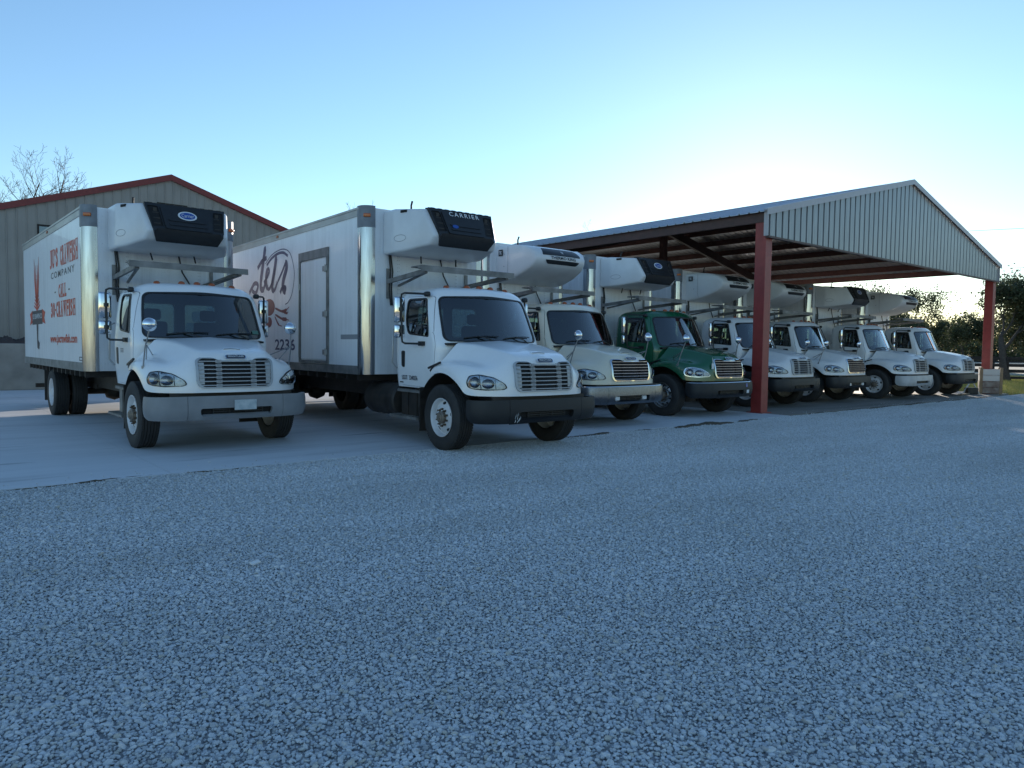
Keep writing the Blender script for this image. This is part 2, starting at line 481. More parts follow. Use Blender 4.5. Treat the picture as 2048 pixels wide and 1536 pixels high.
def ribbon(mb, pts, w, f):
    """flat stroke along 2D pts, mapped by f; w may taper"""
    k = len(pts); ws = w if isinstance(w, (list, tuple)) else [w] * k
    vs = []
    for i in range(k):
        a, b = pts[max(i - 1, 0)], pts[min(i + 1, k - 1)]
        dx, dy = b[0] - a[0], b[1] - a[1]; L = math.hypot(dx, dy) or 1
        nx, ny = -dy / L * ws[i] / 2, dx / L * ws[i] / 2
        vs += [f(pts[i][0] + nx, pts[i][1] + ny), f(pts[i][0] - nx, pts[i][1] - ny)]
    mb.add(vs, [(2 * i, 2 * i + 1, 2 * i + 3, 2 * i + 2) for i in range(k - 1)])
    return mb

def spline(pts, n=8):
    """Catmull-Rom through pts"""
    P = [Vector(p) for p in pts]; P = [P[0] * 2 - P[1]] + P + [P[-1] * 2 - P[-2]]
    out = []
    for i in range(1, len(P) - 2):
        for j in range(n):
            t = j / n
            a, b, c, d = P[i - 1], P[i], P[i + 1], P[i + 2]
            out.append(tuple(.5 * (2 * b + (c - a) * t + (2 * a - 5 * b + 4 * c - d) * t * t + (3 * b - a - 3 * c + d) * t ** 3)))
    out.append(tuple(P[-2]))
    return out

# ------------------------------------------------------------------ objects
def thing(name, label, cat, loc=(0, 0, 0), rotz=0.0, group=None):
    o = bpy.data.objects.new(name, None); COL.objects.link(o)
    o.empty_display_size = .3
    o.location = loc; o.rotation_euler = (0, 0, rotz)
    o['label'] = label; o['category'] = cat
    if group: o['group'] = group
    return o

def obj(name, me, material, parent=None, loc=None, rot=None, label=None, kind=None):
    o = bpy.data.objects.new(name, me); COL.objects.link(o)
    if material is not None:
        if not me.materials: me.materials.append(M[material] if isinstance(material, str) else material)
        o.material_slots[0].link = 'OBJECT'
        o.material_slots[0].material = M[material] if isinstance(material, str) else material
    if parent is not None: o.parent = parent
    if loc is not None: o.location = loc
    if rot is not None: o.rotation_euler = rot
    if label: o['label'] = label
    if kind: o['kind'] = kind
    return o

def struct(name, me, material, parent=None):
    return obj(name, me, material, parent, kind='structure' if parent is None else None)

def tag(o, label, cat, group=None):
    o['label'] = label; o['category'] = cat
    if group: o['group'] = group
    return o

_cache = {}
def cached(key, fn):
    if key not in _cache: _cache[key] = fn()
    return _cache[key]

# ------------------------------------------------------------------ truck: cab surface
# truck axes: x to its left hand (right in the picture), y towards the tail, z up; front axle at y = 0
def lerp_tab(tab, z):
    if z <= tab[0][0]: return tab[0][1]
    for (a, p), (b, q) in zip(tab, tab[1:]):
        if z <= b: return p + (q - p) * (z - a) / (b - a)
    return tab[-1][1]

CW = [(.9, 1.02), (1.15, 1.05), (1.5, 1.06), (1.72, 1.055), (2.1, 1.015), (2.30, .985), (2.40, .955)]
CY = [(.9, .10), (1.6, .08), (2.40, .42)]
Z_ROOF, ROOF_H, CAB_B = 2.40, .155, 1.66
def cab_ring(u, z):
    s = -1 if u < 0 else 1; u = abs(u)
    w, yf, bow, rc = lerp_tab(CW, z), lerp_tab(CY, z), .20, .12
    p1 = (w - rc, yf + bow); cy = yf + bow + rc * 2 * bow / (w - rc); p2 = (w, cy + rc)
    wb = w - .012
    if u <= 1: x, y = u * p1[0], yf + bow * u * u
    elif u <= 1.4:
        t = (u - 1) / .4; x = p1[0] * (1 - t) ** 2 + w * 2 * t * (1 - t) + w * t * t
        y = p1[1] * (1 - t) ** 2 + cy * 2 * t * (1 - t) + p2[1] * t * t
    elif u <= 2.4:
        t = (u - 1.4); x, y = w + (wb - w) * t, p2[1] + (CAB_B - .1 - p2[1]) * t
    elif u <= 2.6:
        t = (u - 2.4) / .2; x = wb * (1 - t) ** 2 + wb * 2 * t * (1 - t) + (wb - .1) * t * t
        y = (CAB_B - .1) * (1 - t) ** 2 + CAB_B * 2 * t * (1 - t) + CAB_B * t * t
    else:
        t = u - 2.6; x, y = (wb - .1) * (1 - t), CAB_B
    return s * x, y
def cab_f(u, v, off=0.0):
    if v <= Z_ROOF:
        x, y = cab_ring(u, v); p = Vector((x, y, v))
    else:
        k = min(v - Z_ROOF, .995); x, y = cab_ring(u, Z_ROOF); yc = 1.08
        p = Vector((x * (1 - k), yc + (y - yc) * (1 - k), Z_ROOF + ROOF_H * (1 - (1 - k) ** 7)))
    if off:
        h = 2e-3
        du = cab_f(u + h, v) - cab_f(u - h, v); dv = cab_f(u, v + h) - cab_f(u, v - h)
        n = du.cross(dv)
        if n.length > 1e-12: p = p + n.normalized() * off
    return p
def side_u(y, z, s=1):
    w, yf, bow, rc = lerp_tab(CW, z), lerp_tab(CY, z), .20, .12
    p2 = yf + bow + rc * 2 * bow / (w - rc) + rc
    if y >= p2: return s * (1.4 + (y - p2) / (CAB_B - .1 - p2))
    p1 = yf + bow
    return s * (1.0 + .4 * max(0.0, (y - p1) / (p2 - p1)))
def side_poly(pts, s): return [(side_u(y, z, s), z) for y, z in pts]

ARCH_C, ARCH_R = (.05, .48), .71
def arch_pts(y0, y1, n=8, r=ARCH_R):
    return [(y0 + (y1 - y0) * i / n, ARCH_C[1] + math.sqrt(max(0, r * r - (y0 + (y1 - y0) * i / n - ARCH_C[0]) ** 2))) for i in range(n + 1)]
DOOR = arch_pts(.66, .42, 5) + [(.42, 1.3), (.45, 1.75)] + rpoly([(.47, 1.8), (.635, 2.375), (1.43, 2.39), (1.46, 1.75)], [.02, .05, .09, .02], 4) + [(1.46, 1.7)] + rpoly([(1.46, 1.2), (1.46, .93), (.66, .92)], [0, .05, 0], 4)[0:]
DOOR = [p for i, p in enumerate(DOOR) if i == 0 or (p[0] - DOOR[i - 1][0]) ** 2 + (p[1] - DOOR[i - 1][1]) ** 2 > 1e-5]
def grow(poly, d):
    cx = sum(p[0] for p in poly) / len(poly); cy = sum(p[1] for p in poly) / len(poly)
    out = []
    for x, y in poly:
        L = math.hypot(x - cx, y - cy); out.append((cx + (x - cx) * (1 + d / L), cy + (y - cy) * (1 + d / L)))
    return out
SWIN = rpoly([(.555, 1.725), (.745, 2.345), (1.35, 2.355), (1.335, 2.0), (1.225, 1.785)], [.06, .06, .09, .1, .09], 5)
WSCR = rpoly([(-.99, 1.66), (0, 1.655), (.99, 1.66), (1.0, 2.372), (0, 2.395), (-1.0, 2.372)], [.12, .3, .12, .11, .3, .11], 6)
RWIN = lambda s: rpoly([(s * 2.92, 1.75), (s * 3.5, 1.75), (s * 3.5, 2.25), (s * 2.92, 2.25)], .06, 4)

def cab_mesh():
    lo = [(-3.6, .9)] + side_poly([(1.5, .9), (.70, .9)] + arch_pts(.66, .45, 3), -1) + [(-1.2, 1.22), (0, 1.25), (1.2, 1.22)] \
        + side_poly(arch_pts(.45, .66, 3) + [(.70, .9), (1.5, .9)], 1) + [(3.6, .9)]
    outer = lo + [(3.6, Z_ROOF), (3.6, 3.38), (-3.6, 3.38), (-3.6, Z_ROOF)]
    holes = [WSCR, side_poly(grow(DOOR, .008), 1), side_poly(grow(DOOR, .008), -1), RWIN(1), RWIN(-1)]
    return patch(cab_f, outer, holes, .075, .035, su=.85, sv=1.0).mesh('cab_shell', 50)
def liner_mesh():
    outer = [(-3.6, 1.25), (3.6, 1.25), (3.6, 3.3), (-3.6, 3.3)]
    holes = [grow(WSCR, .02), side_poly(grow(SWIN, .02), 1), side_poly(grow(SWIN, .02), -1), grow(RWIN(1), .02), grow(RWIN(-1), .02)]
    return patch(lambda u, v: cab_f(u, v, -.045), outer, holes, .12, 0, su=.85).mesh('cab_trim', 60)
def door_mesh(s):
    return patch(lambda u, v: cab_f(u, v, .003), side_poly(DOOR, s), [side_poly(SWIN, s)], .07, .03, su=.95).mesh('door', 50)

# ------------------------------------------------------------------ hood
HS = [  # stations front to back, points spine -> side bottom
 [(0, -1.035, 1.435), (.47, -1.0, 1.425), (.64, -.965, 1.325), (.82, -.87, 1.235), (1.0, -.76, 1.20), (1.105, -.62, 1.04), (1.125, -.585, .86)],
 [(0, -.84, 1.505), (.53, -.80, 1.495), (.70, -.77, 1.365), (.86, -.70, 1.27), (1.03, -.62, 1.262), (1.125, -.55, 1.10), (1.14, -.515, .935)],
 [(0, -.47, 1.585), (.61, -.45, 1.570), (.77, -.43, 1.415), (.88, -.41, 1.32), (1.05, -.40, 1.335), (1.14, -.39, 1.195), (1.15, -.38, 1.055)],
 [(0, -.17, 1.645), (.69, -.16, 1.618), (.84, -.15, 1.44), (.93, -.14, 1.335), (1.07, -.13, 1.35), (1.15, -.13, 1.26), (1.155, -.13, 1.168)],
 [(0, .02, 1.672), (.76, .04, 1.628), (.92, .06, 1.46), (.98, .09, 1.355), (1.08, .11, 1.33), (1.145, .12, 1.265), (1.155, .12, 1.187)],
 [(0, .08, 1.68), (.80, .12, 1.635), (.965, .14, 1.46), (1.015, .22, 1.345), (1.075, .36, 1.29), (1.12, .385, 1.22), (1.13, .385, 1.108)],
]
HF = [[(0, -1.085, 1.13), (.52, -1.055, 1.13), (.72, -1.0, 1.12), (.91, -.88, 1.10)],
      [(0, -1.09, .86), (.54, -1.06, .86), (.75, -1.0, .86), (.95, -.855, .86)]]
def hood_mesh():
    vs, fs, cr = [], [], {}
    def vid(p):
        vs.append(p); return len(vs) - 1
    ids = {}
    for i, st in enumerate(HS):
        for j, p in enumerate(st):
            ids[(1, i, j)] = vid(p)
            ids[(-1, i, j)] = ids[(1, i, j)] if j == 0 else vid((-p[0], p[1], p[2]))
    for q, row in enumerate(HF):
        for j, p in enumerate(row):
            ids[(1, 'f', q, j)] = vid(p)
            ids[(-1, 'f', q, j)] = ids[(1, 'f', q, j)] if j == 0 else vid((-p[0], p[1], p[2]))
    for s in (1, -1):
        for i in range(len(HS) - 1):
            for j in range(6):
                fs.append((ids[(s, i, j)], ids[(s, i, j + 1)], ids[(s, i + 1, j + 1)], ids[(s, i + 1, j)]))
            cr[(ids[(s, i, 1)], ids[(s, i + 1, 1)])] = .62
            cr[(ids[(s, i, 6)], ids[(s, i + 1, 6)])] = 1.0
        F = lambda q, j: ids[(s, 0, 4)] if (q < 0 and j == 4) else (ids[(s, 0, j)] if q < 0 else (ids[(s, 0, 5 + q)] if j == 4 else ids[(s, 'f', q, j)]))
        for q in (0, 1):
            for j in range(4):
                fs.append((F(q - 1, j), F(q, j), F(q, j + 1), F(q - 1, j + 1)))
    me = subd_mesh(vs, fs, 'hood', 3, cr)
    bm = bmesh.new(); bm.from_mesh(me); bmesh.ops.recalc_face_normals(bm, faces=bm.faces)
    c = sum((f.normal.z for f in bm.faces), 0.0)
    if c < 0: bmesh.ops.reverse_faces(bm, faces=bm.faces)
    # turn the free edge inward
    bnd = [e for e in bm.edges if e.is_boundary]
    ex = bmesh.ops.extrude_edge_only(bm, edges=bnd)
    for v in [g for g in ex['geom'] if isinstance(g, bmesh.types.BMVert)]:
        v.co.x *= .965; v.co.y = v.co.y * .985 + .006; v.co.z -= .002
    bm.to_mesh(me); bm.free(); me.shade_smooth(); me.set_sharp_from_angle(angle=R(40))
    return me
_hood = None
def hood_bvh():
    global _hood
    if _hood is None:
        me = cached('hood', hood_mesh)
        _hood = BVHTree.FromPolygons([v.co for v in me.vertices], [tuple(p.vertices) for p in me.polygons])
    return _hood
def on_hood(o, d, off=0.0):
    o, d = Vector(o), Vector(d).normalized()
    h = hood_bvh().ray_cast(o, d, 5.0)
    if h[0] is None:
        h = hood_bvh().find_nearest(o + d * 1.0)
    n = h[1] if h[1].dot(d) < 0 else -h[1]
    return h[0] + n * off

# headlights: an outline projected on the corner of the hood
HL_D = Vector((-.60, .80, -.02))       # for the left hand lamp (x > 0); mirrored for the other
HL_C = Vector((.895, -.83, 0))
HL = rpoly([(-.285, .985), (-.31, 1.06), (-.27, 1.15), (-.13, 1.165), (.08, 1.125), (.235, 1.045), (.27, .985), (.22, .96), (.0, .957), (-.19, .962)], .035, 3)
def hl_f(s, off, bulge=0.0):
    d = Vector((HL_D.x * s, HL_D.y, HL_D.z)).normalized()
    ax = Vector((-d.y * s, d.x * s, 0)).normalized()        # towards the grille
    ax = ax if ax.x * s < 0 else -ax
    c = Vector((HL_C.x * s, HL_C.y, 0))
    def f(a, z):
        p = on_hood(c + ax * a + Vector((0, 0, z)) - d * 1.0, d, off)
        if bulge:
            q = max(0.0, 1 - ((a + .02) / .30) ** 2 - ((z - 1.06) / .115) ** 2)
            p = p - d * bulge * math.sqrt(q)
        return p
    return f
def hl_bezel(s): return patch(hl_f(s, .006), grow(HL, .014), [grow(HL, -.004)], .05, .006).mesh('bezel', 60)
def hl_refl(s):
    return patch(hl_f(s, .004), grow(HL, -.002), [], .03, 0).mesh('reflector', 60)
def hl_bowl(s, a0, z0, r):
    f = hl_f(s, .004); p = f(a0, z0); q = f(a0, z0 + .02); t = f(a0 + .02, z0)
    n = (q - p).cross(t - p).normalized(); n = n if n.y < 0 else -n
    mb = MB(); ax = (t - p).normalized(); up = n.cross(ax)
    vs, fs = [], []; N = 20; rings = [(r, .004), (r * .95, .009), (r * .8, .004), (r * .45, -.004), (0.004, -.006)]
    for rr, o in rings:
        for i in range(N):
            c_, s_ = math.cos(2 * math.pi * i / N), math.sin(2 * math.pi * i / N)
            vs.append(p + ax * (rr * c_) + up * (rr * s_) + n * o)
    for k in range(len(rings) - 1):
        for i in range(N): fs.append((k * N + i, k * N + (i + 1) % N, (k + 1) * N + (i + 1) % N, (k + 1) * N + i))
    return mb.add(vs, fs).mesh('reflector_bowl', 50)
def hl_dish(s, a0, z0, ra, rz, depth=.022):
    g = hl_f(s, .004); d = Vector((HL_D.x * s, HL_D.y, HL_D.z)).normalized()
    def f(a, z):
        q = ((a - a0) / ra) ** 2 + ((z - z0) / rz) ** 2
        return g(a, z) - d * (depth * q)
    return patch(f, [(a0 + ra * math.cos(2 * math.pi * i / 24), z0 + rz * math.sin(2 * math.pi * i / 24)) for i in range(24)], [], .022, .01).mesh('reflector_bowl', 60)
def hl_divider(s):
    mb = MB(); f = hl_f(s, .012)
    ribbon(mb, [(-.13, 1.16), (-.115, 1.06), (-.10, .962)], .012, f); ribbon(mb, [(.10, 1.10), (.115, .965)], .010, f)
    return mb.mesh('lamp_divider', 60)
def hl_lens(s): return patch(hl_f(s, .016, .022), grow(HL, .002), [], .035, .012).mesh('lens', 60)
def hl_amber(s): return patch(hl_f(s, .010), rpoly([(-.275, .99), (-.29, 1.06), (-.25, 1.12), (-.215, 1.0)], .02, 3), [], .04, 0).mesh('turn_signal', 60)

# grille
GR = rpoly([(-.505, .925), (.505, .925), (.565, 1.0), (.575, 1.33), (.52, 1.372), (.33, 1.372), (.255, 1.335), (-.255, 1.335), (-.33, 1.372), (-.52, 1.372), (-.575, 1.33), (-.565, 1.0)],
           [.05, .05, .05, .04, .05, .04, .04, .04, .04, .05, .04, .05], 4)
def gr_f(off): return lambda x, z: on_hood((x, -2.0, z), (0, 1, 0), 0) + Vector((0, -off, 0))
def gr_inner(): return grow(GR, -.035)
def gr_frame(): return patch(gr_f(.032), GR, [gr_inner()], .06, .034).mesh('grille_frame', 50)
def gr_back(): return patch(gr_f(.006), grow(GR, -.02), [], .09, 0).mesh('grille_shade_backing', 50)  # near-black sheet paints the shaded depth behind the bars
def gr_bar(i, n=7):
    z = .968 + i * (1.318 - .968) / (n - 1)
    hw = .53 if z > 1.0 else .50
    if z > 1.31: hw = .53
    f = gr_f(.026); mb = MB()
    xs = [-hw + 2 * hw * k / 14 for k in range(15)]
    vs, fs = [], []
    for x in xs:
        p = f(x, z)
        vs += [p + Vector((0, .0, .008)), p + Vector((0, -.008, .004)), p + Vector((0, -.008, -.006)), p + Vector((0, .018, -.010))]
    for k in range(14):
        for j in range(4): fs.append((4 * k + j, 4 * k + (j + 1) % 4, 4 * k + 4 + (j + 1) % 4, 4 * k + 4 + j))
    return mb.add(vs, fs).mesh('grille_bar', 40)
def gr_posts(s):
    mb = MB(); f = gr_f(.018)
    for i in range(7):
        z = .968 + i * (1.318 - .968) / 6
        x = s * .255; w = .042; p = f(x, z)
        zz0, zz1 = z - .024, z + .022
        for a, b, c, d in ((x - w, x - w + .012, zz0, zz1), (x + w - .012, x + w, zz0, zz1), (x - w, x + w, zz0, zz0 + .01), (x - w, x + w, zz1 - .01, zz1)):
            mb.box(a, b, p.y - .012, p.y + .01, c, d)
    return mb.mesh('grille_post', 30)
def gr_cheek(s):
    return patch(gr_f(.014), [(s * .455, .985), (s * .52, .985), (s * .54, 1.30), (s * .455, 1.30)], [], .06, .012).mesh('grille_end_plate', 40)
def badge_f(off):
    p = on_hood((0, -1.6, 1.395 + .25), (0, .9, -.43), 0); n = Vector((0, -.80, .60)); up = Vector((0, .60, .80))
    return lambda a, b: p + n * (off + .010) + Vector((a, 0, 0)) + up * b + n * (-.25 * a * a)
def badge(off, w, h):
    pts = rpoly([(-w, -h), (w, -h), (w, h), (-w, h)], h * .95, 6)
    return patch(badge_f(off), pts, [], .02, .006).mesh('badge', 50)
def badge_text():
    mb = MB(); v, f, _ = text_shape('FREIGHTLINER', .012)
    F = badge_f(.0135); mb.add([F(-.118 + p[0] * .236, -.015 + p[1] * .030) for p in v], f)
    return mb.mesh('badge_lettering', 0, fix=False)
def hood_vent():
    F = lambda a, b: on_hood((a, -.86 + b, 3), (0, 0, -1), .012)
    return patch(F, rpoly([(-.13, -.03), (.13, -.03), (.11, .05), (-.11, .05)], .015, 3), [], .05, .012).mesh('hood_vent', 40)
def hood_slot():
    F = lambda a, b: on_hood((a, -.86 + b, 3), (0, 0, -1), .014)
    return patch(F, [(-.12, -.028), (.12, -.028), (.118, -.012), (-.118, -.012)], [], .05, .004).mesh('hood_vent_slot', 40)
def hood_latch(s):
    mb = MB(); p = on_hood((s * 3, .2, 1.285), (-s, 0, 0), .012)
    mb.beam((p.x, .12, 1.33), (p.x + s * .005, .46, 1.235), .03, .028); mb.beam((p.x, .30, 1.28), (p.x, .40, 1.19), .03, .03)
    return mb.mesh('hood_latch', 30)
def cowl():
    mb = MB(); F = lambda x, t: Vector((x, (.05 + .10 * (x / .8) ** 2) + t * .22, 1.655 + .02 * t - .03 * (x / .9) ** 2))
    return patch(F, [(-.93, 0), (.93, 0), (.93, .9), (-.93, .9)], [], .1, .03, mb=mb).mesh('cowl', 40)
def wiper(s):
    mb = MB()
    x0 = .12 if s > 0 else -.62
    P = [cab_f((x0 + (.62) * t) / .94, 1.69 + .035 * math.sin(t * 2.2) + .02, .02) for t in [i / 8 for i in range(9)]]
    mb.tube(P, .009, 6)
    a = cab_f((x0 + .55) / .94, 1.64, .02); b = cab_f((x0 + .25) / .94, 1.73, .035)
    mb.tube([a, a * .5 + b * .5 + Vector((0, -.02, .015)), b], .011, 6)
    return mb.mesh('wiper', 60)
def gasket(poly, w, off, step=.06):
    return patch(lambda u, v: cab_f(u, v, off), grow(poly, w * .5), [grow(poly, -w)], step, .012, su=.9).mesh('gasket', 60)

# bumper: plan path and sheet along it
BP = spline([(-1.18, -.70), (-1.17, -.86), (-1.09, -.985), (-.92, -1.06), (-.6, -1.105), (0, -1.125), (.6, -1.105), (.92, -1.06), (1.09, -.985), (1.17, -.86), (1.18, -.70)], 10)
_bl = [0.0]
for _a, _b in zip(BP, BP[1:]): _bl.append(_bl[-1] + math.hypot(_b[0] - _a[0], _b[1] - _a[1]))
BL = _bl[-1]
def bump_f(s, z, off=0.0):
    t = min(max(s + BL / 2, 0), BL - 1e-6)
    k = max(0, np.searchsorted(_bl, t) - 1); k = min(k, len(BP) - 2)
    q = (t - _bl[k]) / (_bl[k + 1] - _bl[k])
    x = BP[k][0] + (BP[k + 1][0] - BP[k][0]) * q; y = BP[k][1] + (BP[k + 1][1] - BP[k][1]) * q
    dx, dy = BP[k + 1][0] - BP[k][0], BP[k + 1][1] - BP[k][1]; L = math.hypot(dx, dy)
    nx, ny = dy / L, -dx / L
    b = .018 * (1 - ((z - .66) / .18) ** 2) + off + (-.05 * max(0, (.52 - z) / .1))
    return Vector((x + nx * b, y + ny * b, z))
SLOT = rpoly([(-.50, .515), (.50, .515), (.53, .56), (.53, .635), (-.53, .635), (-.53, .56)], .035, 4)
def bump_mid(): return patch(bump_f, [(-.70, .465), (.70, .465), (.70, .815), (-.70, .815)], [SLOT], .07, .06).mesh('bumper_centre', 35)
def bump_end(s):
    e = BL / 2 - .002
    return patch(bump_f, rpoly([(s * .706, .465), (s * (e - .08), .475), (s * e, .56), (s * e, .81), (s * .706, .815)], [.0, .05, .05, .03, 0], 4), [], .07, .06).mesh('bumper_end', 35)
def bump_recess(): return MB().box(-.60, .60, -1.04, -1.0, .47, .70).mesh('bumper_recess', 0)
def bump_louvre():
    mb = MB()
    for z in (.548, .578, .608): mb.box(-.34, .40, -1.065, -1.05, z - .006, z + .006)
    for x in (-.34, -.1, .14, .395): mb.box(x, x + .012, -1.066, -1.051, .535, .62)
    return mb.mesh('bumper_louvre', 0)
def bump_lip():
    P = [bump_f(s, .818, -.01) for s in np.linspace(-BL / 2 + .02, BL / 2 - .02, 41)]
    return MB().tube(P, .012, 6).mesh('bumper_lip', 50)
def fog(s): return MB().box(s * .41 - .07, s * .41 + .07, -1.085, -1.03, .535, .625, .014).mesh('fog_lamp', 40)

# wheels -----------------------------------------------------------
def tyre():
    prof = [(.292, -.10), (.305, -.128), (.36, -.146), (.42, -.149), (.462, -.138), (.488, -.122), (.497, -.112), (.499, -.092), (.486, -.090), (.486, -.082), (.5, -.080),
            (.501, -.050), (.487, -.048), (.487, -.039), (.501, -.037), (.502, -.006), (.488, -.004)]
    prof = prof + [(r, -o) for r, o in reversed(prof)]
    mb = MB(); mb.lathe(prof, n=64)
    return mb.mesh('tyre', 30)
def tread():
    """shoulder blocks round the tyre"""
    mb = MB()
    for i in range(72):
        q = 2 * math.pi * i / 72
        for sg in (-1, 1):
            c = (sg * .105, .4965 * math.cos(q), .4965 * math.sin(q))
            mb.obox(c, (1, 0, 0), (0, -math.sin(q), math.cos(q)), (0, math.cos(q), math.sin(q)), .018, .015, .0065)
    return mb.mesh('shoulder_blocks', 0, fix=False)
def rim_front(s):
    prof = [(.283, -.12), (.270, -.05), (.275, .10), (.297, .128), (.297, .136), (.288, .137), (.272, .112), (.262, .06), (.252, .052), (.238, .058), (.20, .085), (.172, .092), (.165, .092), (.160, .098), (.098, .098), (.092, .10)]
    return MB().lathe(prof, n=48, sgn=s).mesh('rim', 35)
def hub_front(s):
    return MB().lathe([(.096, .095), (.094, .145), (.082, .158), (.070, .160), (.066, .172), (.045, .178), (.043, .188), (0.002, .189)], n=24, sgn=s).mesh('hub', 35)
def nuts(s, xo=.10, r=.128, n=10):
    mb = MB()
    for i in range(n):
        q = 2 * math.pi * (i + .5) / n
        mb.lathe([(.019, 0), (.019, .018), (.012, .022), (.012, .045), (.002, .047)], c=(s * xo, r * math.cos(q), r * math.sin(q)), n=6, sgn=s)
    return mb.mesh('lug_nuts', 30)
def hand_hole_shade(s, q, big=1.0):
    """near-black oval on the slope of the disc, painting the shade of an opening"""
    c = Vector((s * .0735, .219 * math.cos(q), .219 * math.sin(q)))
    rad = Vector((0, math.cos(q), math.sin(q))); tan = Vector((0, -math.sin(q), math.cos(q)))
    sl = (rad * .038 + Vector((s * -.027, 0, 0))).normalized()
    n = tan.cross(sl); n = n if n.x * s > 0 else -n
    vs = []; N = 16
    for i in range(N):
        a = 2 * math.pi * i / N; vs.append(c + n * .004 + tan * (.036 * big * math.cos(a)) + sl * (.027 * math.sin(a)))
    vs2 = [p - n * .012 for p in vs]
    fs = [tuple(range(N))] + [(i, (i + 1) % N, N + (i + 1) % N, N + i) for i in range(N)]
    return MB().add(vs + vs2, fs).mesh('hand_hole_shade', 30)  # no hole is cut; the dark oval paints its shade
def rim_rear(s):
    prof = [(.283, -.12), (.270, -.05), (.275, .10), (.297, .128), (.297, .136), (.288, .137), (.272, .112), (.262, .0), (.25, -.08), (.19, -.11), (.165, -.112), (.1, -.112), (.1, .10), (.09, .115), (.002, .117)]
    return MB().lathe(prof, n=40, sgn=s).mesh('rim', 35)

def add_wheel(t, x, y, s, rear=False, holes=5, rim='rim_white', steer=0.0):
    if not rear:
        w = obj('wheel', cached('tyre', tyre), 'rubber', t, (x, y, .497), (0, 0, steer))
        w.name = 'wheel'
        obj('tread_blocks', cached('tread', tread), 'rubber', w, kind='stuff')
        obj('rim', cached(('rimf', s), lambda: rim_front(s)), rim, w)
        obj('hub', cached(('hubf', s), lambda: hub_front(s)), 'hub', w)
        obj('lug_nuts', cached(('nuts', s), lambda: nuts(s)), 'nut', w, kind='stuff')
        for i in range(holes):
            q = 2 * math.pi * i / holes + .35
            obj('hand_hole_shade', cached(('hh', s, holes, i), lambda: hand_hole_shade(s, q, 1.0 if holes == 5 else .6)), 'dark', w)
        return w
    for k, xo in enumerate((x, x - s * .335)):
        w = obj('rear_wheel', cached('tyre', tyre), 'rubber', t, (xo, y, .497))
        obj('tread_blocks', cached('tread', tread), 'rubber', w, kind='stuff')
        if k == 0:
            obj('rim', cached(('rimr', s), lambda: rim_rear(s)), rim, w)

# mirrors ----------------------------------------------------------
def mirror_arm(s):
    p = [(s * 1.0, .70, 2.41), (s * 1.10, .82, 2.42), (s * 1.24, 1.0, 2.43), (s * 1.275, 1.035, 2.41), (s * 1.28, 1.04, 2.36), (s * 1.275, 1.03, 2.0), (s * 1.275, 1.02, 1.70), (s * 1.27, 1.015, 1.645), (s * 1.24, .98, 1.62), (s * 1.06, .73, 1.615)]
    mb = MB().tube(p, .0165, 8)
    mb.box(min(s * .96, s * 1.04), max(s * .96, s * 1.04), .64, .76, 2.37, 2.45, .02)
    mb.obox((s * 1.07, .73, 1.62), (1, 0, 0), (0, 1, 0), (0, 0, 1), .035, .07, .035)
    for z in (2.17, 1.82): mb.lathe([(.035, -.03), (.035, .03)], c=(s * 1.275, 1.03, z), axis='Z', n=10)
    return mb.mesh('mirror_bracket', 50)
def mirror_head(s, z0, z1, w):
    mb = MB(); x = s * 1.285
    mb.box(x - w / 2, x + w / 2, 1.05, 1.13, z0, z1)
    return bevel_mesh(mb, 'mirror_housing', .034, 3, 40)
def mirror_glass(s, z0, z1, w):
    x = s * 1.285
    return MB().box(x - w / 2 + .02, x + w / 2 - .02, 1.128, 1.134, z0 + .02, z1 - .02).mesh('mirror_glass', 0)
def hood_mirror(s):
    b = on_hood((s * 3, -.40, 1.22), (-s, 0, 0), .0)
    top = Vector((s * 1.06, -.60, 1.80)); mb = MB()
    mb.tube([b, (b + top) * .5 + Vector((s * .02, 0, 0)), top], .011, 6)
    b2 = on_hood((s * .90, -.10, 3), (0, 0, -1), 0); mid = top * .55 + b * .45
    mb.tube([b2, mid], .008, 6)
    b3 = on_hood((s * 1.02, -.22, 3), (0, 0, -1), 0)
    mb.tube([b3, mid], .008, 6)
    mb.box(b.x - .02, b.x + .02, b.y - .02, b.y + .02, b.z - .02, b.z + .02)
    return mb.mesh('fender_mirror_stalk', 50)
def hood_mirror_head(s):
    c = (s * 1.06, -.60, 1.84)
    return MB().lathe([(.002, -.062), (.03, -.06), (.062, -.048), (.088, -.02), (.099, .006), (.099, .02), (.09, .026), (.002, .03)], c=c, axis='Y', n=28).mesh('fender_mirror', 50)

# interior ---------------------------------------------------------
def dash():
    mb = MB(); mb.box(-.92, .92, .30, .78, 1.22, 1.60); mb.box(-.85, .85, .25, .5, 1.58, 1.65)
    mb.box(.15, .80, .48, .80, 1.52, 1.70)
    return bevel_mesh(mb, 'dashboard', .04, 2)
def seat(x):
    mb = MB(); mb.box(x - .25, x + .25, .95, 1.42, 1.2, 1.36); mb.box(x - .24, x + .24, 1.36, 1.50, 1.3, 1.95); mb.box(x - .14, x + .14, 1.38, 1.48, 1.97, 2.16)
    return bevel_mesh(mb, 'seat', .05, 2)
def wheel_steer():
    mb = MB(); c = Vector((.42, .84, 1.70)); ax = Vector((0, .62, .78)); a = Vector((1, 0, 0)); b = ax.cross(a).normalized()
    ring = [c + a * (.215 * math.cos(q)) + b * (.215 * math.sin(q)) for q in [2 * math.pi * i / 28 for i in range(29)]]
    mb.tube(ring, .016, 6, cap=False)
    for q in (.2, 2.9, 4.7): mb.tube([c, c + (a * math.cos(q) + b * math.sin(q)) * .21], .014, 5)
    mb.tube([c, c + Vector((0, -.25, -.3))], .03, 8)
    return mb.mesh('steering_wheel', 60)

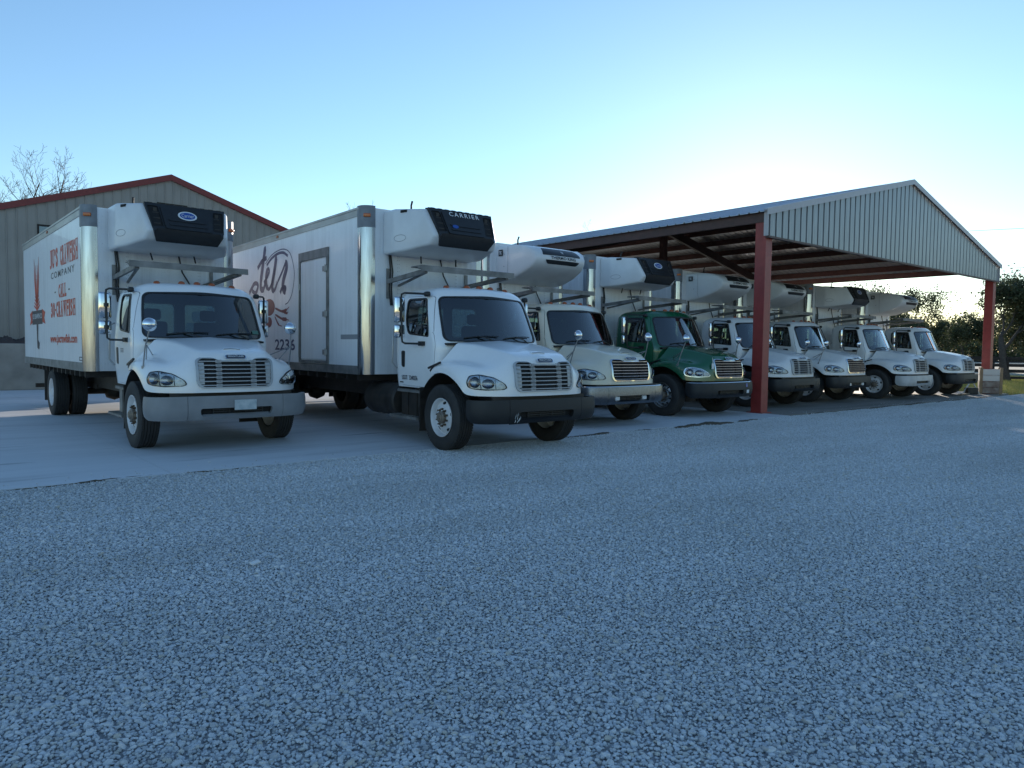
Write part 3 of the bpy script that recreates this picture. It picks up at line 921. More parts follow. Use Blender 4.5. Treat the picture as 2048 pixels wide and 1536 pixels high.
# chassis and steps ------------------------------------------------
def chassis(L):
    mb = MB()
    for s in (-1, 1): mb.box(s * .43 - .04, s * .43 + .04, -.95, L, .62, .88)
    for y in np.arange(2.2, L, .9): mb.box(-.4, .4, y, y + .08, .64, .86)
    mb.box(-.5, .5, -.85, .5, .52, 1.15); mb.box(-.9, .9, -.96, -.93, .56, .86)
    mb.tube([(-.95, 0, .50), (.95, 0, .50)], .06, 8); mb.tube([(0, .5, .75), (0, 5.0, .6)], .06, 8)
    for s in (-1, 1):
        mb.box(s * .46 - .05, s * .46 + .05, -.55, .75, .52, .60)
        mb.box(s * .84 - .06, s * .84 + .06, -.06, .06, .38, .62)
    return mb.mesh('chassis', 30)
def rear_axle(y):
    mb = MB(); mb.tube([(-1.0, y, .5), (1.0, y, .5)], .075, 10); mb.lathe([(.01, -.22), (.16, -.16), (.22, 0), (.16, .16), (.01, .22)], c=(0, y, .5), axis='X', n=16)
    for s in (-1, 1): mb.box(s * .46 - .045, s * .46 + .045, y - .75, y + .75, .58, .68)
    return mb.mesh('rear_axle', 40)
def mud_flap(s, y): return MB().box(s * .93 - .32, s * .93 + .32, y + .66, y + .68, .28, 1.02).mesh('mud_flap', 0)
def liner_arch(s):
    vs, fs = [], []; N = 18
    for i in range(N + 1):
        q = R(-12 + 200 * i / N); y, z = ARCH_C[0] - .0 + .70 * math.cos(q) * 1.0, ARCH_C[1] + .70 * math.sin(q)
        z = max(z, .36) if y > 0 else max(z, .84)
        vs += [(s * .62, y, z), (s * 1.115, y, z)]
    fs = [(2 * i, 2 * i + 1, 2 * i + 3, 2 * i + 2) for i in range(N)]
    mb = MB().add(vs, fs)
    mb.add([(s * .62, ARCH_C[0] + .70 * math.cos(R(a)), ARCH_C[1] + .70 * math.sin(R(a))) for a in range(0, 181, 15)], [tuple(range(13))])
    return mb.mesh('wheel_arch_liner', 40)
def splash(s): return MB().box(min(s * .7, s * 1.12), max(s * .7, s * 1.12), .70, .72, .22, .92).mesh('splash_guard', 0)
def step_box(s):
    mb = MB(); mb.box(min(s * .55, s * 1.0), max(s * .55, s * 1.0), .76, 1.52, .40, .84, .02)
    for y in (.98, 1.26): mb.box(min(s * .99, s * 1.015), max(s * .99, s * 1.015), y, y + .035, .40, .82)
    return mb.mesh('step_box', 30)
def step_tread(s, z, y0, y1, x1):
    mb = MB(); mb.box(min(s * .86, s * x1), max(s * .86, s * x1), y0, y1, z - .035, z)
    for k in range(9):
        y = y0 + (y1 - y0) * (k + .5) / 9
        mb.box(min(s * .9, s * (x1 + .004)), max(s * .9, s * (x1 + .004)), y - .02, y + .02, z, z + .012)
    return mb.mesh('step', 20)
def fuel_tank(s):
    mb = MB(); mb.lathe([(.01, 0), (.26, .01), (.285, .04), (.285, 1.06), (.26, 1.09), (.01, 1.1)], c=(s * .78, 1.7, .64), axis='Y', n=28)
    for y in (1.95, 2.5): mb.lathe([(.295, 0), (.295, .05)], c=(s * .78, y, .64), axis='Y', n=28)
    return mb.mesh('fuel_tank', 35)
def roof_lamp(x):
    p = cab_f(0, Z_ROOF + .2); u = x / .84
    y = .62 + .16 * u * u
    mb = MB(); vs, fs = [], []
    z = Z_ROOF + ROOF_H * .84
    q = MB().lathe([(.055, 0), (.052, .02), (.036, .042), (.002, .05)], c=(x, y + .06, z + .016 - .035 * u * u), axis='Z', n=12)
    return q.mesh('marker_lamp', 50)

# cargo box --------------------------------------------------------
BW = 1.30
def box_core(y0, y1, z0, z1):
    """walls and roof with rounded front corners"""
    r = .16; N = 8
    plan = [(-BW + .01, y1), (-BW + .01, y0 + r)] + [(-BW + .01 + r - r * math.cos(R(90 * i / N)), y0 + r - r * math.sin(R(90 * i / N))) for i in range(1, N + 1)]
    plan = plan + [(-x, y) for x, y in reversed(plan)]
    return MB().prism(plan, lambda a, b: (a, b, z0 + .01), lambda a, b: (a, b, z1 - .03)).mesh('cargo_body', 35)
def box_side(s, y0, y1, z0, z1): return MB().box(min(s * (BW - .012), s * BW), max(s * (BW - .012), s * BW), y0 + .17, y1 - .06, z0 + .155, z1 - .165).mesh('side_panel', 0)
def box_toprail(s, y0, y1, z1):
    mb = MB(); mb.prism([(0, -.17), (.012, -.17), (.012, -.06), (.022, -.055), (.022, -.02), (-.02, 0), (-.1, .004), (-.1, -.02), (0, -.02)],
                        lambda a, b: (s * (BW + a), y0 + .17, z1 + b), lambda a, b: (s * (BW + a), y1, z1 + b))
    return mb.mesh('top_rail', 30)
def box_botrail(s, y0, y1, z0):
    mb = MB(); mb.prism([(0, 0), (.012, 0), (.012, .11), (.006, .155), (0, .155), (-.06, .155), (-.06, 0)],
                        lambda a, b: (s * (BW + a), y0 + .17, z0 + b), lambda a, b: (s * (BW + a), y1, z0 + b))
    return mb.mesh('bottom_rail', 30)
def corner_sheet(s, y0, z0, z1, off=.008, a0=-2, a1=92):
    r = .165; vs, fs = [], []; N = 10; cx, cy = BW - r + .004, y0 + r
    for i in range(N + 1):
        q = R(a0 + (a1 - a0) * i / N)
        vs += [(s * (cx + (r + off) * math.cos(q)), cy - (r + off) * math.sin(q), z) for z in (z0, z1)]
    # flat wings on to the side and front
    vs = [(s * (cx + r + off), cy + .05, z0), (s * (cx + r + off), cy + .05, z1)] + vs + [(s * (cx - .05), y0 - off, z0), (s * (cx - .05), y0 - off, z1)]
    n = len(vs) // 2; fs = [(2 * i, 2 * i + 2, 2 * i + 3, 2 * i + 1) for i in range(n - 1)]
    inn = [((abs(p[0]) - .02) * s, p[1] + .02, p[2]) for p in vs]
    m = len(vs); fs += [(2 * i + 1, 2 * i + 3, m + 2 * i + 3, m + 2 * i + 1) for i in range(n - 1)] + [(2 * i, m + 2 * i, m + 2 * i + 2, 2 * i + 2) for i in range(n - 1)]
    return MB().add(vs + inn, fs).mesh('corner_post', 60)
def box_front(y0, z0, z1):
    mb = MB(); mb.box(-BW + .17, BW - .17, y0 - .003, y0 + .01, z0 + .02, z1 - .05)
    for x in (-.62, 0, .62): mb.box(x - .015, x + .015, y0 - .006, y0, z0 + .03, z1 - .06)
    return mb.mesh('front_wall', 0)
def rivets(y0, z0, z1):
    mb = MB()
    cols = [-BW + .185, BW - .185, -.635, -.605, .605, .635]
    for x in cols:
        for z in np.arange(z0 + .1, z1 - .1, .065):
            mb.add([(x - .008, y0 - .0065, z), (x, y0 - .0065, z - .008), (x + .008, y0 - .0065, z), (x, y0 - .0065, z + .008), (x, y0 - .013, z)], [(0, 1, 4), (1, 2, 4), (2, 3, 4), (3, 0, 4)])
    return mb.mesh('rivets', 0, fix=False)
def side_lamp(s, y0, z1):
    q = R(58); r = .165 + .018; n = Vector((s * math.cos(q), -math.sin(q), 0)); c = Vector((s * (BW - .161), y0 + .165, z1 - .17)) + n * (r + .010)
    return bevel_mesh(MB().obox(c, (-n.y, n.x, 0), (0, 0, 1), n, .062, .03, .018), 'clearance_lamp', .008, 2)
def side_lamp2(s, y, z): return MB().box(min(s * 1.305, s * 1.33), max(s * 1.305, s * 1.33), y - .05, y + .05, z - .025, z + .025, .006).mesh('side_marker', 30)
def box_rear(y1, z0, z1):
    mb = MB(); mb.box(-BW, BW, y1 - .06, y1 + .02, z0, z0 + .2); mb.box(-BW, BW, y1 - .06, y1 + .02, z1 - .25, z1 - .02)
    for s in (-1, 1): mb.box(min(s * BW, s * (BW - .1)), max(s * BW, s * (BW - .1)), y1 - .055, y1 + .018, z0 + .2, z1 - .25)
    return mb.mesh('rear_frame', 20)
def rear_door(s, y1, z0, z1): return MB().box(min(s * .01, s * 1.19), max(s * .01, s * 1.19), y1 - .03, y1 + .006, z0 + .21, z1 - .26, .008).mesh('rear_door', 20)
def floor_beams(y0, y1, z0):
    mb = MB()
    for y in np.arange(y0 + .3, y1, .45): mb.box(-1.25, 1.25, y, y + .06, z0 - .11, z0 + .008)
    for s in (-1, 1): mb.box(s * .43 - .05, s * .43 + .05, y0 + .1, y1, z0 - .19, z0 - .11)
    return mb.mesh('floor_beams', 0)
def underride(y1):
    mb = MB(); mb.box(-1.1, 1.1, y1 - .1, y1, .45, .55)
    for s in (-1, 1): mb.box(s * .7 - .05, s * .7 + .05, y1 - .1, y1 - .02, .55, 1.0)
    return mb.mesh('underride_guard', 0)

# refrigeration units ------------------------------------------------
def carrier_body(yb):
    w = lambda y: .93 if y >= 1.95 else .64 + (.93 - .64) * max(0, (y - 1.05)) / .90
    prof = [(yb, 3.95), (1.95, 3.945), (1.30, 3.885), (1.05, 3.42), (1.18, 3.27), (1.72, 3.20), (1.95, 3.19), (yb, 3.19)]
    mb = MB(); n = len(prof)
    vs = [(-w(y), y, z) for y, z in prof] + [(w(y), y, z) for y, z in prof]
    fs = [(i, (i + 1) % n, n + (i + 1) % n, n + i) for i in range(n)]
    for o in (0, n): fs += [(o + 0, o + 1, o + 6, o + 7), (o + 1, o + 2, o + 5, o + 6), (o + 2, o + 3, o + 4, o + 5)]
    mb.add(vs, fs)
    return bevel_mesh(mb, 'shell', .05, 3, 50)
CF0, CF1, CF2 = Vector((0, 1.275, 3.90)), Vector((0, 1.035, 3.42)), Vector((0, 1.17, 3.262))
def car_face(off):
    def f(x, t):        # t 0 bottom .. .21 lip .. 1 top
        if t < .24: p = CF2.lerp(CF1, t / .24)
        else: p = CF1.lerp(CF0, (t - .24) / .76)
        n = Vector((0, -.89, .45)) if t > .24 else Vector((0, -.76, -.65))
        p = p + n * off; return Vector((x, p.y, p.z))
    return f
def carrier_face():
    o = [(-.50, .02), (.50, .02), (.56, .24), (.655, 1.0), (-.655, 1.0), (-.56, .24)]
    rec = [rpoly([(-.57, .34), (-.40, .36), (-.45, .92), (-.615, .92)], .03, 3), rpoly([(.57, .34), (.40, .36), (.45, .92), (.615, .92)], .03, 3)]
    return patch(car_face(.022), o, rec, .07, .05, sv=.55).mesh('front_panel', 30)
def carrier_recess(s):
    return patch(car_face(.008), [(s * .58, .32), (s * .39, .34), (s * .44, .94), (s * .63, .94)], [], .08, 0, sv=.55).mesh('vent_recess_shade', 30)  # near-black sheet puts the shade of the recess into colour
def carrier_raised():
    mb = patch(car_face(.042), rpoly([(-.37, .30), (.37, .30), (.42, .93), (-.42, .93)], .05, 4), [], .07, .024, sv=.55)
    for z in (.40, .52): patch(car_face(.052), rpoly([(-.30, z), (.30, z), (.32, z + .05), (-.32, z + .05)], .02, 3), [], .08, .012, sv=.55, mb=mb)
    return mb.mesh('centre_panel', 30)
def carrier_ridges():
    mb = MB()
    for k in range(9):
        x = -.56 + k * .14; mb.obox((x, 1.35, 3.912), (1, 0, 0), (0, .98, .09), (0, -.09, .98), .035, .10, .012)
    return mb.mesh('top_ridges', 20)
def carrier_guts():
    mb = MB()
    for s in (-1, 1):
        for t, ln in ((.45, .05), (.6, .06), (.75, .05)):
            p = car_face(-.01)(s * .49, t); mb.tube([p + Vector((-.05, 0, 0)), p + Vector((ln, -.01, .0))], .02, 8)
        p = car_face(.0)(s * .50, .82); mb.box(p.x - .03, p.x + .03, p.y - .02, p.y + .03, p.z - .06, p.z + .04)
    return mb.mesh('vent_parts', 40)
def oval(f, a, t, w, h, n=24): return [(a + w * math.cos(2 * math.pi * i / n), t + h * math.sin(2 * math.pi * i / n)) for i in range(n)]
def carrier_badge(a, t, w, h, off): return patch(car_face(off), oval(None, a, t, w, h), [], .04, .006, sv=.55).mesh('oval_badge', 40)
def carrier_word(s, a, t, w, h, off, bold=0.01, spacing=1.0):
    mb = MB(); F = car_face(off); v, f, _ = text_shape(s, bold, spacing)
    mb.add([F(a - w / 2 + p[0] * w, t + p[1] * h) for p in v], f)
    return mb.mesh('lettering', 0, fix=False)
def cheek_badge(s):
    mb = MB()
    pts = [(2 * math.pi * i / 28) for i in range(29)]
    P = [Vector((s * (.925), 2.02 + .13 * math.cos(q), 3.42 + .05 * math.sin(q))) for q in pts]
    y = lambda yy: s * ((.93 if yy >= 1.95 else .64 + .29 * (yy - 1.05) / .9) + .001)
    P = [Vector((y(1.80 + .13 * math.cos(q)), 1.80 + .13 * math.cos(q), 3.43 + .055 * math.sin(q))) for q in pts]
    return mb.tube(P, .004, 5, cap=False).mesh('side_emblem', 60)
def cheek_slot(s):
    mb = MB(); y0 = 1.72; x = s * (.64 + .29 * (y0 - 1.05) / .9)
    mb.obox((x - s * .012, y0, 3.88), (s * .307, .95, 0), (0, 0, 1), (.95 * s, -.307, 0), .07, .022, .02)
    return mb.mesh('grip_slot', 30)

def tk_body(yb):
    prof = [(yb, 3.90), (1.8, 3.905), (1.35, 3.86), (1.08, 3.74), (.985, 3.60), (.995, 3.50), (1.12, 3.37), (1.45, 3.22), (1.85, 3.10), (yb, 3.06)]
    wd = [.90, .90, .86, .78, .74, .74, .78, .84, .88, .90]
    vs, fs = [], []; xs = [-1, -.93, -.5, 0, .5, .93, 1]; m = len(xs)
    for (y, z), w in zip(prof, wd):
        for x in xs:
            bow = .10 * (abs(x) ** 4) if y < 1.9 else 0
            vs.append((x * w, y + bow, z))
    n = len(prof)
    for i in range(n - 1):
        for j in range(m - 1): fs.append((i * m + j, i * m + j + 1, (i + 1) * m + j + 1, (i + 1) * m + j))
    for j in (0, m - 1):      # sides: strip between upper and lower halves
        for i in range((n - 1) // 2):
            a, b, c, d = i * m + j, (i + 1) * m + j, (n - 2 - i) * m + j, (n - 1 - i) * m + j
            fs.append((a, b, c, d) if len({a, b, c, d}) == 4 else (a, b, d))
    return subd_mesh(vs, fs, 'shell', 2)
_tk = {}
def tk_f(off):
    me = cached('tk', lambda: tk_body(2.32))
    if 'b' not in _tk: _tk['b'] = BVHTree.FromPolygons([v.co for v in me.vertices], [tuple(p.vertices) for p in me.polygons])
    def f(x, z):
        h = _tk['b'].ray_cast(Vector((x, -1, z)), Vector((0, 1, 0)), 6)
        p = h[0] if h[0] is not None else Vector((x, 1.05, z))
        return Vector((p.x, p.y - off, p.z))
    return f
def tk_slot(z0, z1, w0, w1):
    return patch(tk_f(.016), rpoly([(-w0, z0), (w0, z0), (w1, z1), (-w1, z1)], .04, 4), [], .028, .02).mesh('louvre', 40)
def tk_text():
    mb = MB(); F = tk_f(.012); v, f, _ = text_shape('THERMO KING', .02)
    mb.add([F(-.38 + p[0] * .76, 3.548 + p[1] * .068) for p in v], f); return mb.mesh('lettering', 0, fix=False)
def tk_mark():
    mb = MB(); F = tk_f(.024)
    text_on(mb, 'TK', (-.035, 0, 0), (1, 0, 0), (0, 0, 1), .07, .055, .03)
    mb.v = [tuple(F(p[0], 3.685 + p[2])) for p in mb.v]
    return mb.mesh('logo', 0, fix=False)
def tk_sidemark(s):
    mb = MB(); x = -.905
    mb.box(x - .012, x, 2.06, 2.20, 3.66, 3.80)
    return mb.mesh('side_logo', 0)
def tk_sidemark_t(s):
    mb = MB(); text_on(mb, 'TK', (-.919, 2.18, 3.69), (0, -1, 0), (0, 0, 1), .10, .08, .03); return mb.mesh('side_logo_print', 0, fix=False)
def tk_seam():
    mb = MB()
    for s in (-1, 1):
        mb.tube([(s * .902, 1.88, 3.86), (s * .904, 1.88, 3.30), (s * .88, 1.86, 3.15)], .004, 5)
        for z in (3.42, 3.70): mb.lathe([(.012, 0), (.01, .006), (.001, .007)], c=(s * .90, 2.02, z), axis='X', n=8, sgn=s)
    return mb.mesh('cover_seam', 40)
def exhaust(y): return MB().tube([(-.62, y, 3.8), (-.62, y, 4.03), (-.63, y - .05, 4.09)], .018, 8).mesh('exhaust_stub', 50)

def rack_frame(yb):
    """service shelf below the unit: front channel, two arms and struts"""
    mb = MB()
    mb.box(-.96, .96, .94, 1.06, 2.84, 2.90, .006); mb.box(-.96, .96, .94, .955, 2.80, 2.845)
    return mb.mesh('shelf_channel', 30)
def rack_plank():
    mb = MB(); mb.box(-.92, .96, 1.06, 1.36, 2.885, 2.905)
    for k in range(30): mb.box(-.9 + k * .06, -.87 + k * .06, 1.07, 1.35, 2.905, 2.912)
    return mb.mesh('shelf_plank', 0)
def rack_arm(s, yb):
    mb = MB(); mb.beam((s * .84, 1.0, 2.815), (s * .84, yb - .02, 2.72), .05, .075)
    mb.beam((s * .84, yb - .025, 2.95), (s * .84, yb - .025, 2.42), .06, .02, up=(0, 1, 0))
    mb.beam((s * .80, 1.05, 2.80), (s * .62, yb - .02, 2.66), .035, .035)
    return mb.mesh('shelf_arm', 20)
def rack_hose(yb, k):
    x, dx = ((-.82, 0), (-.79, .01), (-.3, 0), (.45, 0), (0, 0))[k]
    if k < 2: p = [(x, yb - .03, 3.2), (x + .02 + dx, yb - .05, 2.9), (x + dx, yb - .04, 2.6), (x + .03, yb - .04, 2.3)]
    elif k < 4: p = [(x, yb - .25, 3.2), (x + .06, yb - .16, 3.08)]
    else: p = [(.25, yb - .03, 3.2), (.3, yb - .06, 2.9), (.55, yb - .05, 2.5)]
    return MB().tube(p, .014, 6).mesh('hose', 50)

def side_door_parts(t, y0, y1, z0, z1):
    """small door in the right hand side of a cargo box"""
    x = -BW
    fr = MB(); w = .085
    fr.box(x - .03, x, y0, y1, z1 - .17, z1); fr.box(x - .03, x, y0, y0 + w, z0, z1 - .17); fr.box(x - .03, x, y1 - w, y1, z0, z1 - .17); fr.box(x - .03, x, y0 + w, y1 - w, z0, z0 + .05)
    d = obj('box_door', MB().box(x - .022, x - .002, y0 + w + .02, y1 - w - .02, z0 + .07, z1 - .20, .006).mesh('box_door', 20), 'panel', t)
    obj('door_frame', fr.mesh('door_frame', 0), 'alu_dirty', d)
    for z in (z0 + .22, z0 + .95, z1 - .40):
        h = MB().box(x - .048, x - .03, y0 + .02, y0 + .22, z - .05, z + .05, .006); h.lathe([(.014, -.07), (.014, .07)], c=(x - .05, y0 + .075, z), axis='Z', n=8)
        obj('hinge', h.mesh('hinge', 20), 'alu', d)
    la = MB().box(x - .05, x - .02, y1 - .10, y1 - .02, z1 - .75, z1 - .62, .006); la.tube([(x - .05, y1 - .06, z0 + .1), (x - .05, y1 - .06, z1 - .3)], .012, 6)
    obj('door_latch', la.mesh('door_latch', 20), 'alu', d)
    return d

# ------------------------------------------------------------------ truck assembly
def build_truck(sp):
    t = thing('box_truck', sp['label'], 'truck', (sp['x'], sp['y'], 0), R(sp.get('yaw', 0)), 'refrigerated box trucks parked in a row')
    P = sp['paint']; yb = sp.get('yb', 2.32); L = sp.get('len', 7.3); y1 = yb + L; z0, z1 = 1.06, sp.get('top', 4.02)
    ra = sp.get('rear', y1 - 2.3)
    # hood and front
    h = obj('hood', cached('hood', hood_mesh), P, t)
    obj('hood_vent', cached('hv', hood_vent), P, h); obj('hood_vent_slot', cached('hvs', hood_slot), 'dark', h)
    for s in (-1, 1): obj('hood_latch', cached(('hl', s), lambda: hood_latch(s)), 'plastic_black', h)
    b = obj('badge', cached('bd', lambda: badge(.006, .155, .036)), 'chrome', h)
    obj('badge_plate', cached('bd2', lambda: badge(.0105, .140, .026)), 'print_dark', b)
    obj('badge_lettering', cached('bd3', badge_text), 'print_white', b)
    g = obj('grille', cached('grf', gr_frame), sp['grille'], t)
    obj('grille_shade_backing', cached('grb', gr_back), 'dark', g)
    for i in range(7): obj('grille_bar', cached(('gb', i), lambda: gr_bar(i)), sp['grille'], g)
    for s in (-1, 1):
        obj('grille_post', cached(('gp', s), lambda: gr_posts(s)), sp['grille'] if sp['grille'] != 'chrome' else 'dark', g)
        if sp['grille'] != 'chrome': obj('grille_end_plate', cached(('gc', s), lambda: gr_cheek(s)), sp['grille'], g)
    for s in (-1, 1):
        hl = obj('headlight', cached(('hz', s), lambda: hl_bezel(s)), 'chrome' if sp.get('hl_chrome') else 'plastic_black', t)
        obj('reflector', cached(('hr', s), lambda: hl_refl(s)), 'reflector', hl)
        obj('reflector_bowl', cached(('hb1', s), lambda: hl_dish(s, .0, 1.04, .088, .066)), 'reflector', hl)
        obj('reflector_bowl', cached(('hb2', s), lambda: hl_dish(s, -.195, 1.06, .066, .078)), 'reflector', hl)
        obj('lamp_divider', cached(('hd', s), lambda: hl_divider(s)), 'plastic_grey', hl)
        obj('turn_signal', cached(('ha', s), lambda: hl_amber(s)), 'amber', hl)
        obj('lens', cached(('hn', s), lambda: hl_lens(s)), 'lens', hl)
    bu = obj('front_bumper', cached('bm', bump_mid), sp['bumper'], t)
    for s in (-1, 1): obj('bumper_end', cached(('be', s), lambda: bump_end(s)), sp['bumper'], bu)
    obj('bumper_recess', cached('br', bump_recess), 'dark', bu)
    obj('bumper_louvre', cached('bv', bump_louvre), 'plastic_black', bu)
    if sp.get('lip'): obj('bumper_lip', cached('blp', bump_lip), 'chrome', bu)
    if sp.get('fog'):
        for s in (-1, 1): obj('fog_lamp', cached(('fg', s), lambda: fog(s)), 'print_white', bu)
    if sp.get('plate'):
        obj('licence_plate', cached('lp', lambda: MB().box(-.06, .27, -1.165, -1.155, .60, .75, .004).mesh('licence_plate', 20)), 'plate', bu)
    # cab
    c = obj('cab', cached('cab', cab_mesh), P, t)
    obj('cab_trim', cached('liner', liner_mesh), 'interior', c)
    obj('cowl', cached('cowl', cowl), 'plastic_black', c)
    obj('dashboard', cached('dash', dash), 'interior', c)
    for x in (-.5, .42): obj('seat', cached(('seat', x), lambda: seat(x)), 'seat', c)
    obj('steering_wheel', cached('stw', wheel_steer), 'plastic_black', c)
    w = obj('windscreen', cached('ws', lambda: patch(lambda u, v: cab_f(u, v, -.004), grow(WSCR, .012), [], .08, 0, su=.9).mesh('windscreen', 80)), 'glass', t)
    obj('windscreen_gasket', cached('wsg', lambda: gasket(WSCR, .028, .007)), 'plastic_black', w)
    for s in (-1, 1):
        obj('wiper', cached(('wp', s), lambda: wiper(s)), 'plastic_black', w)
        d = obj('door', cached(('door', s), lambda: door_mesh(s)), P, t)
        obj('side_window', cached(('sw', s), lambda: patch(lambda u, v: cab_f(u, v, -.008), side_poly(grow(SWIN, .01), s), [], .12, 0).mesh('side_window', 80)), 'glass_side', d)
        obj('window_gasket', cached(('swg', s), lambda: patch(lambda u, v: cab_f(u, v, .006), side_poly(grow(SWIN, .012), s), [side_poly(grow(SWIN, -.02), s)], .07, .012).mesh('window_gasket', 60)), 'plastic_black', d)
        obj('window_divider', cached(('swd', s), lambda: MB().tube([cab_f(side_u(.80, 1.75, s), 1.75, .002), cab_f(side_u(.84, 2.34, s), 2.34, .002)], .010, 6).mesh('window_divider', 50)), 'plastic_black', d)
        obj('door_handle', cached(('dh', s), lambda: patch(lambda u, v: cab_f(u, v, .010), side_poly(rpoly([(1.32, 1.22), (1.42, 1.24), (1.42, 1.50), (1.30, 1.50)], .04, 4), s), [], .06, .014).mesh('door_handle', 50)), 'plastic_black', d)
        obj('rear_window', cached(('rw', s), lambda: patch(lambda u, v: cab_f(u, v, -.004), grow(RWIN(s), .01), [], .15, 0, su=.9).mesh('rear_window', 80)), 'glass_side', c)
        m = obj('mirror', cached(('ma', s), lambda: mirror_arm(s)), 'plastic_black', t)
        obj('mirror_housing', cached(('mh', s), lambda: mirror_head(s, 1.955, 2.375, .185)), 'chrome', m)
        obj('mirror_glass', cached(('mg', s), lambda: mirror_glass(s, 1.955, 2.375, .185)), 'chrome', m)
        obj('convex_mirror_housing', cached(('mh2', s), lambda: mirror_head(s, 1.705, 1.925, .185)), 'chrome', m)
        if sp.get('fmirror'):
            f = obj('fender_mirror', cached(('fmh', s), lambda: hood_mirror_head(s)), 'chrome', t)
            obj('mirror_stalk', cached(('fms', s), lambda: hood_mirror(s)), 'alu' if s < 0 else 'alu', f)
        obj('wheel_arch_liner', cached(('wl', s), lambda: liner_arch(s)), 'chassis', t)
        obj('splash_guard', cached(('sg', s), lambda: splash(s)), 'chassis', t)
        st = obj('step_box', cached(('sb', s), lambda: step_box(s)), sp.get('steps', 'chassis'), t)
        obj('step', cached(('s1', s), lambda: step_tread(s, .85, .76, 1.56, 1.05)), 'alu_dirty', st)
        obj('step', cached(('s2', s), lambda: step_tread(s, .42, .80, 1.70, 1.13)), 'alu_dirty', st)
        if not (sp.get('notank') and s < 0): obj('fuel_tank', cached(('ft', s), lambda: fuel_tank(s)), 'chassis', t)
        add_wheel(t, s * 1.035, 0, s, holes=sp.get('holes', 5), rim=sp.get('rim', 'rim_white'), steer=R(sp.get('steer', 0)))
        add_wheel(t, s * 1.09, ra, s, rear=True, rim=sp.get('rim', 'rim_white'))
        obj('mud_flap', cached(('mf', s, ra), lambda: mud_flap(s, ra)), 'rubber', t)
        obj('grab_handle', cached(('gh', s), lambda: MB().tube([(s * 1.045, 1.56, 1.90), (s * 1.11, 1.60, 1.86), (s * 1.12, 1.61, 1.3), (s * 1.05, 1.57, 1.2)], .014, 6).mesh('grab_handle', 50)), 'alu', t)
    for x in (-.60, -.24, 0, .24, .60): obj('roof_marker', cached(('rl', x), lambda: roof_lamp(x)), 'amber_dull', c)
    obj('chassis', cached(('ch', round(y1, 2)), lambda: chassis(y1 - .2)), 'chassis', t)
    obj('rear_axle', cached(('ax', ra), lambda: rear_axle(ra)), 'chassis', t)
    # cargo box
    k = (round(yb, 2), round(L, 2), z1)
    bx = obj('cargo_box', cached(('bc',) + k, lambda: box_core(yb, y1, z0, z1)), 'panel', t)
    obj('front_wall', cached(('bf',) + k, lambda: box_front(yb, z0, z1)), 'panel_dirty', bx)
    obj('rivets', cached(('rv',) + k, lambda: rivets(yb, z0, z1)), 'alu', bx, kind='stuff')
    for s in (-1, 1):
        obj('side_panel', cached(('bs', s) + k, lambda: box_side(s, yb, y1, z0, z1)), 'panel', bx)
        obj('top_rail', cached(('bt', s) + k, lambda: box_toprail(s, yb, y1, z1)), 'alu', bx)
        obj('bottom_rail', cached(('bb', s) + k, lambda: box_botrail(s, yb, y1, z0)), 'alu_dirty', bx)
        obj('corner_post', cached(('cp', s) + k, lambda: corner_sheet(s, yb, z0 + .005, z1 - .36)), 'steel', bx)
        obj('corner_cap', cached(('cc', s) + k, lambda: corner_sheet(s, yb, z1 - .37, z1 + .005, .018)), 'cap', bx)
        obj('clearance_lamp', cached(('cl', s) + k, lambda: side_lamp(s, yb, z1)), 'amber', bx)
        obj('rear_door', cached(('rd', s) + k, lambda: rear_door(s, y1, z0, z1)), 'panel', bx)
        obj('side_marker', cached(('sm', s) + k, lambda: side_lamp2(s, yb + L * .5, z1 - .10)), 'amber_dull', bx)
    obj('rear_frame', cached(('rf',) + k, lambda: box_rear(y1, z0, z1)), 'alu', bx)
    obj('floor_beams', cached(('fb',) + k, lambda: floor_beams(yb, y1, z0)), 'chassis', bx)
    obj('underride_guard', cached(('ug',) + k, lambda: underride(y1)), 'chassis', t)
    # refrigeration unit
    if sp['unit'] == 'carrier':
        u = obj('refrigeration_unit', cached(('cu', round(yb, 2)), lambda: carrier_body(yb)), 'reefer', t)
        obj('front_panel', cached('cuf', carrier_face), 'plastic_black', u)
        obj('centre_panel', cached('cur', carrier_raised), 'plastic_black', u)
        obj('top_ridges', cached('cut', carrier_ridges), 'plastic_black', u)
        obj('vent_parts', cached('cug', carrier_guts), 'chassis', u, kind='stuff')
        for s in (-1, 1):
            obj('side_emblem', cached(('cue', s), lambda: cheek_badge(s)), 'print_grey', u)
            obj('vent_recess_shade', cached(('cuv', s), lambda: carrier_recess(s)), 'dark', u)
            obj('grip_slot', cached(('cus', s), lambda: cheek_slot(s)), 'dark', u)
        if sp.get('word'):
            obj('lettering', cached('cuw', lambda: carrier_word('CARRIER', 0.03, .80, .62, .12, .05, .012, 1.35)), 'print_white', u)
            obj('oval_badge', cached('cub3', lambda: carrier_badge(-.22, .50, .06, .05, .056)), 'print_blue', u)
        else:
            b = obj('oval_badge', cached('cub1', lambda: carrier_badge(0, .70, .155, .125, .05)), 'print_white', u)
            obj('badge_field', cached('cub2', lambda: carrier_badge(0, .70, .125, .092, .055)), 'print_blue', b)
            obj('badge_lettering', cached('cub4', lambda: carrier_word('Carrier', 0, .645, .20, .10, .062, .0)), 'print_white', b)
    else:
        u = obj('refrigeration_unit', cached('tk', lambda: tk_body(2.32)), 'reefer', t)
        if abs(yb - 2.32) > .01: u.location.y = yb - 2.32
        obj('louvre', cached('tks1', lambda: tk_slot(3.638, 3.80, .58, .50)), 'plastic_black', u)
        obj('louvre', cached('tks2', lambda: tk_slot(3.44, 3.525, .44, .52)), 'plastic_black', u)
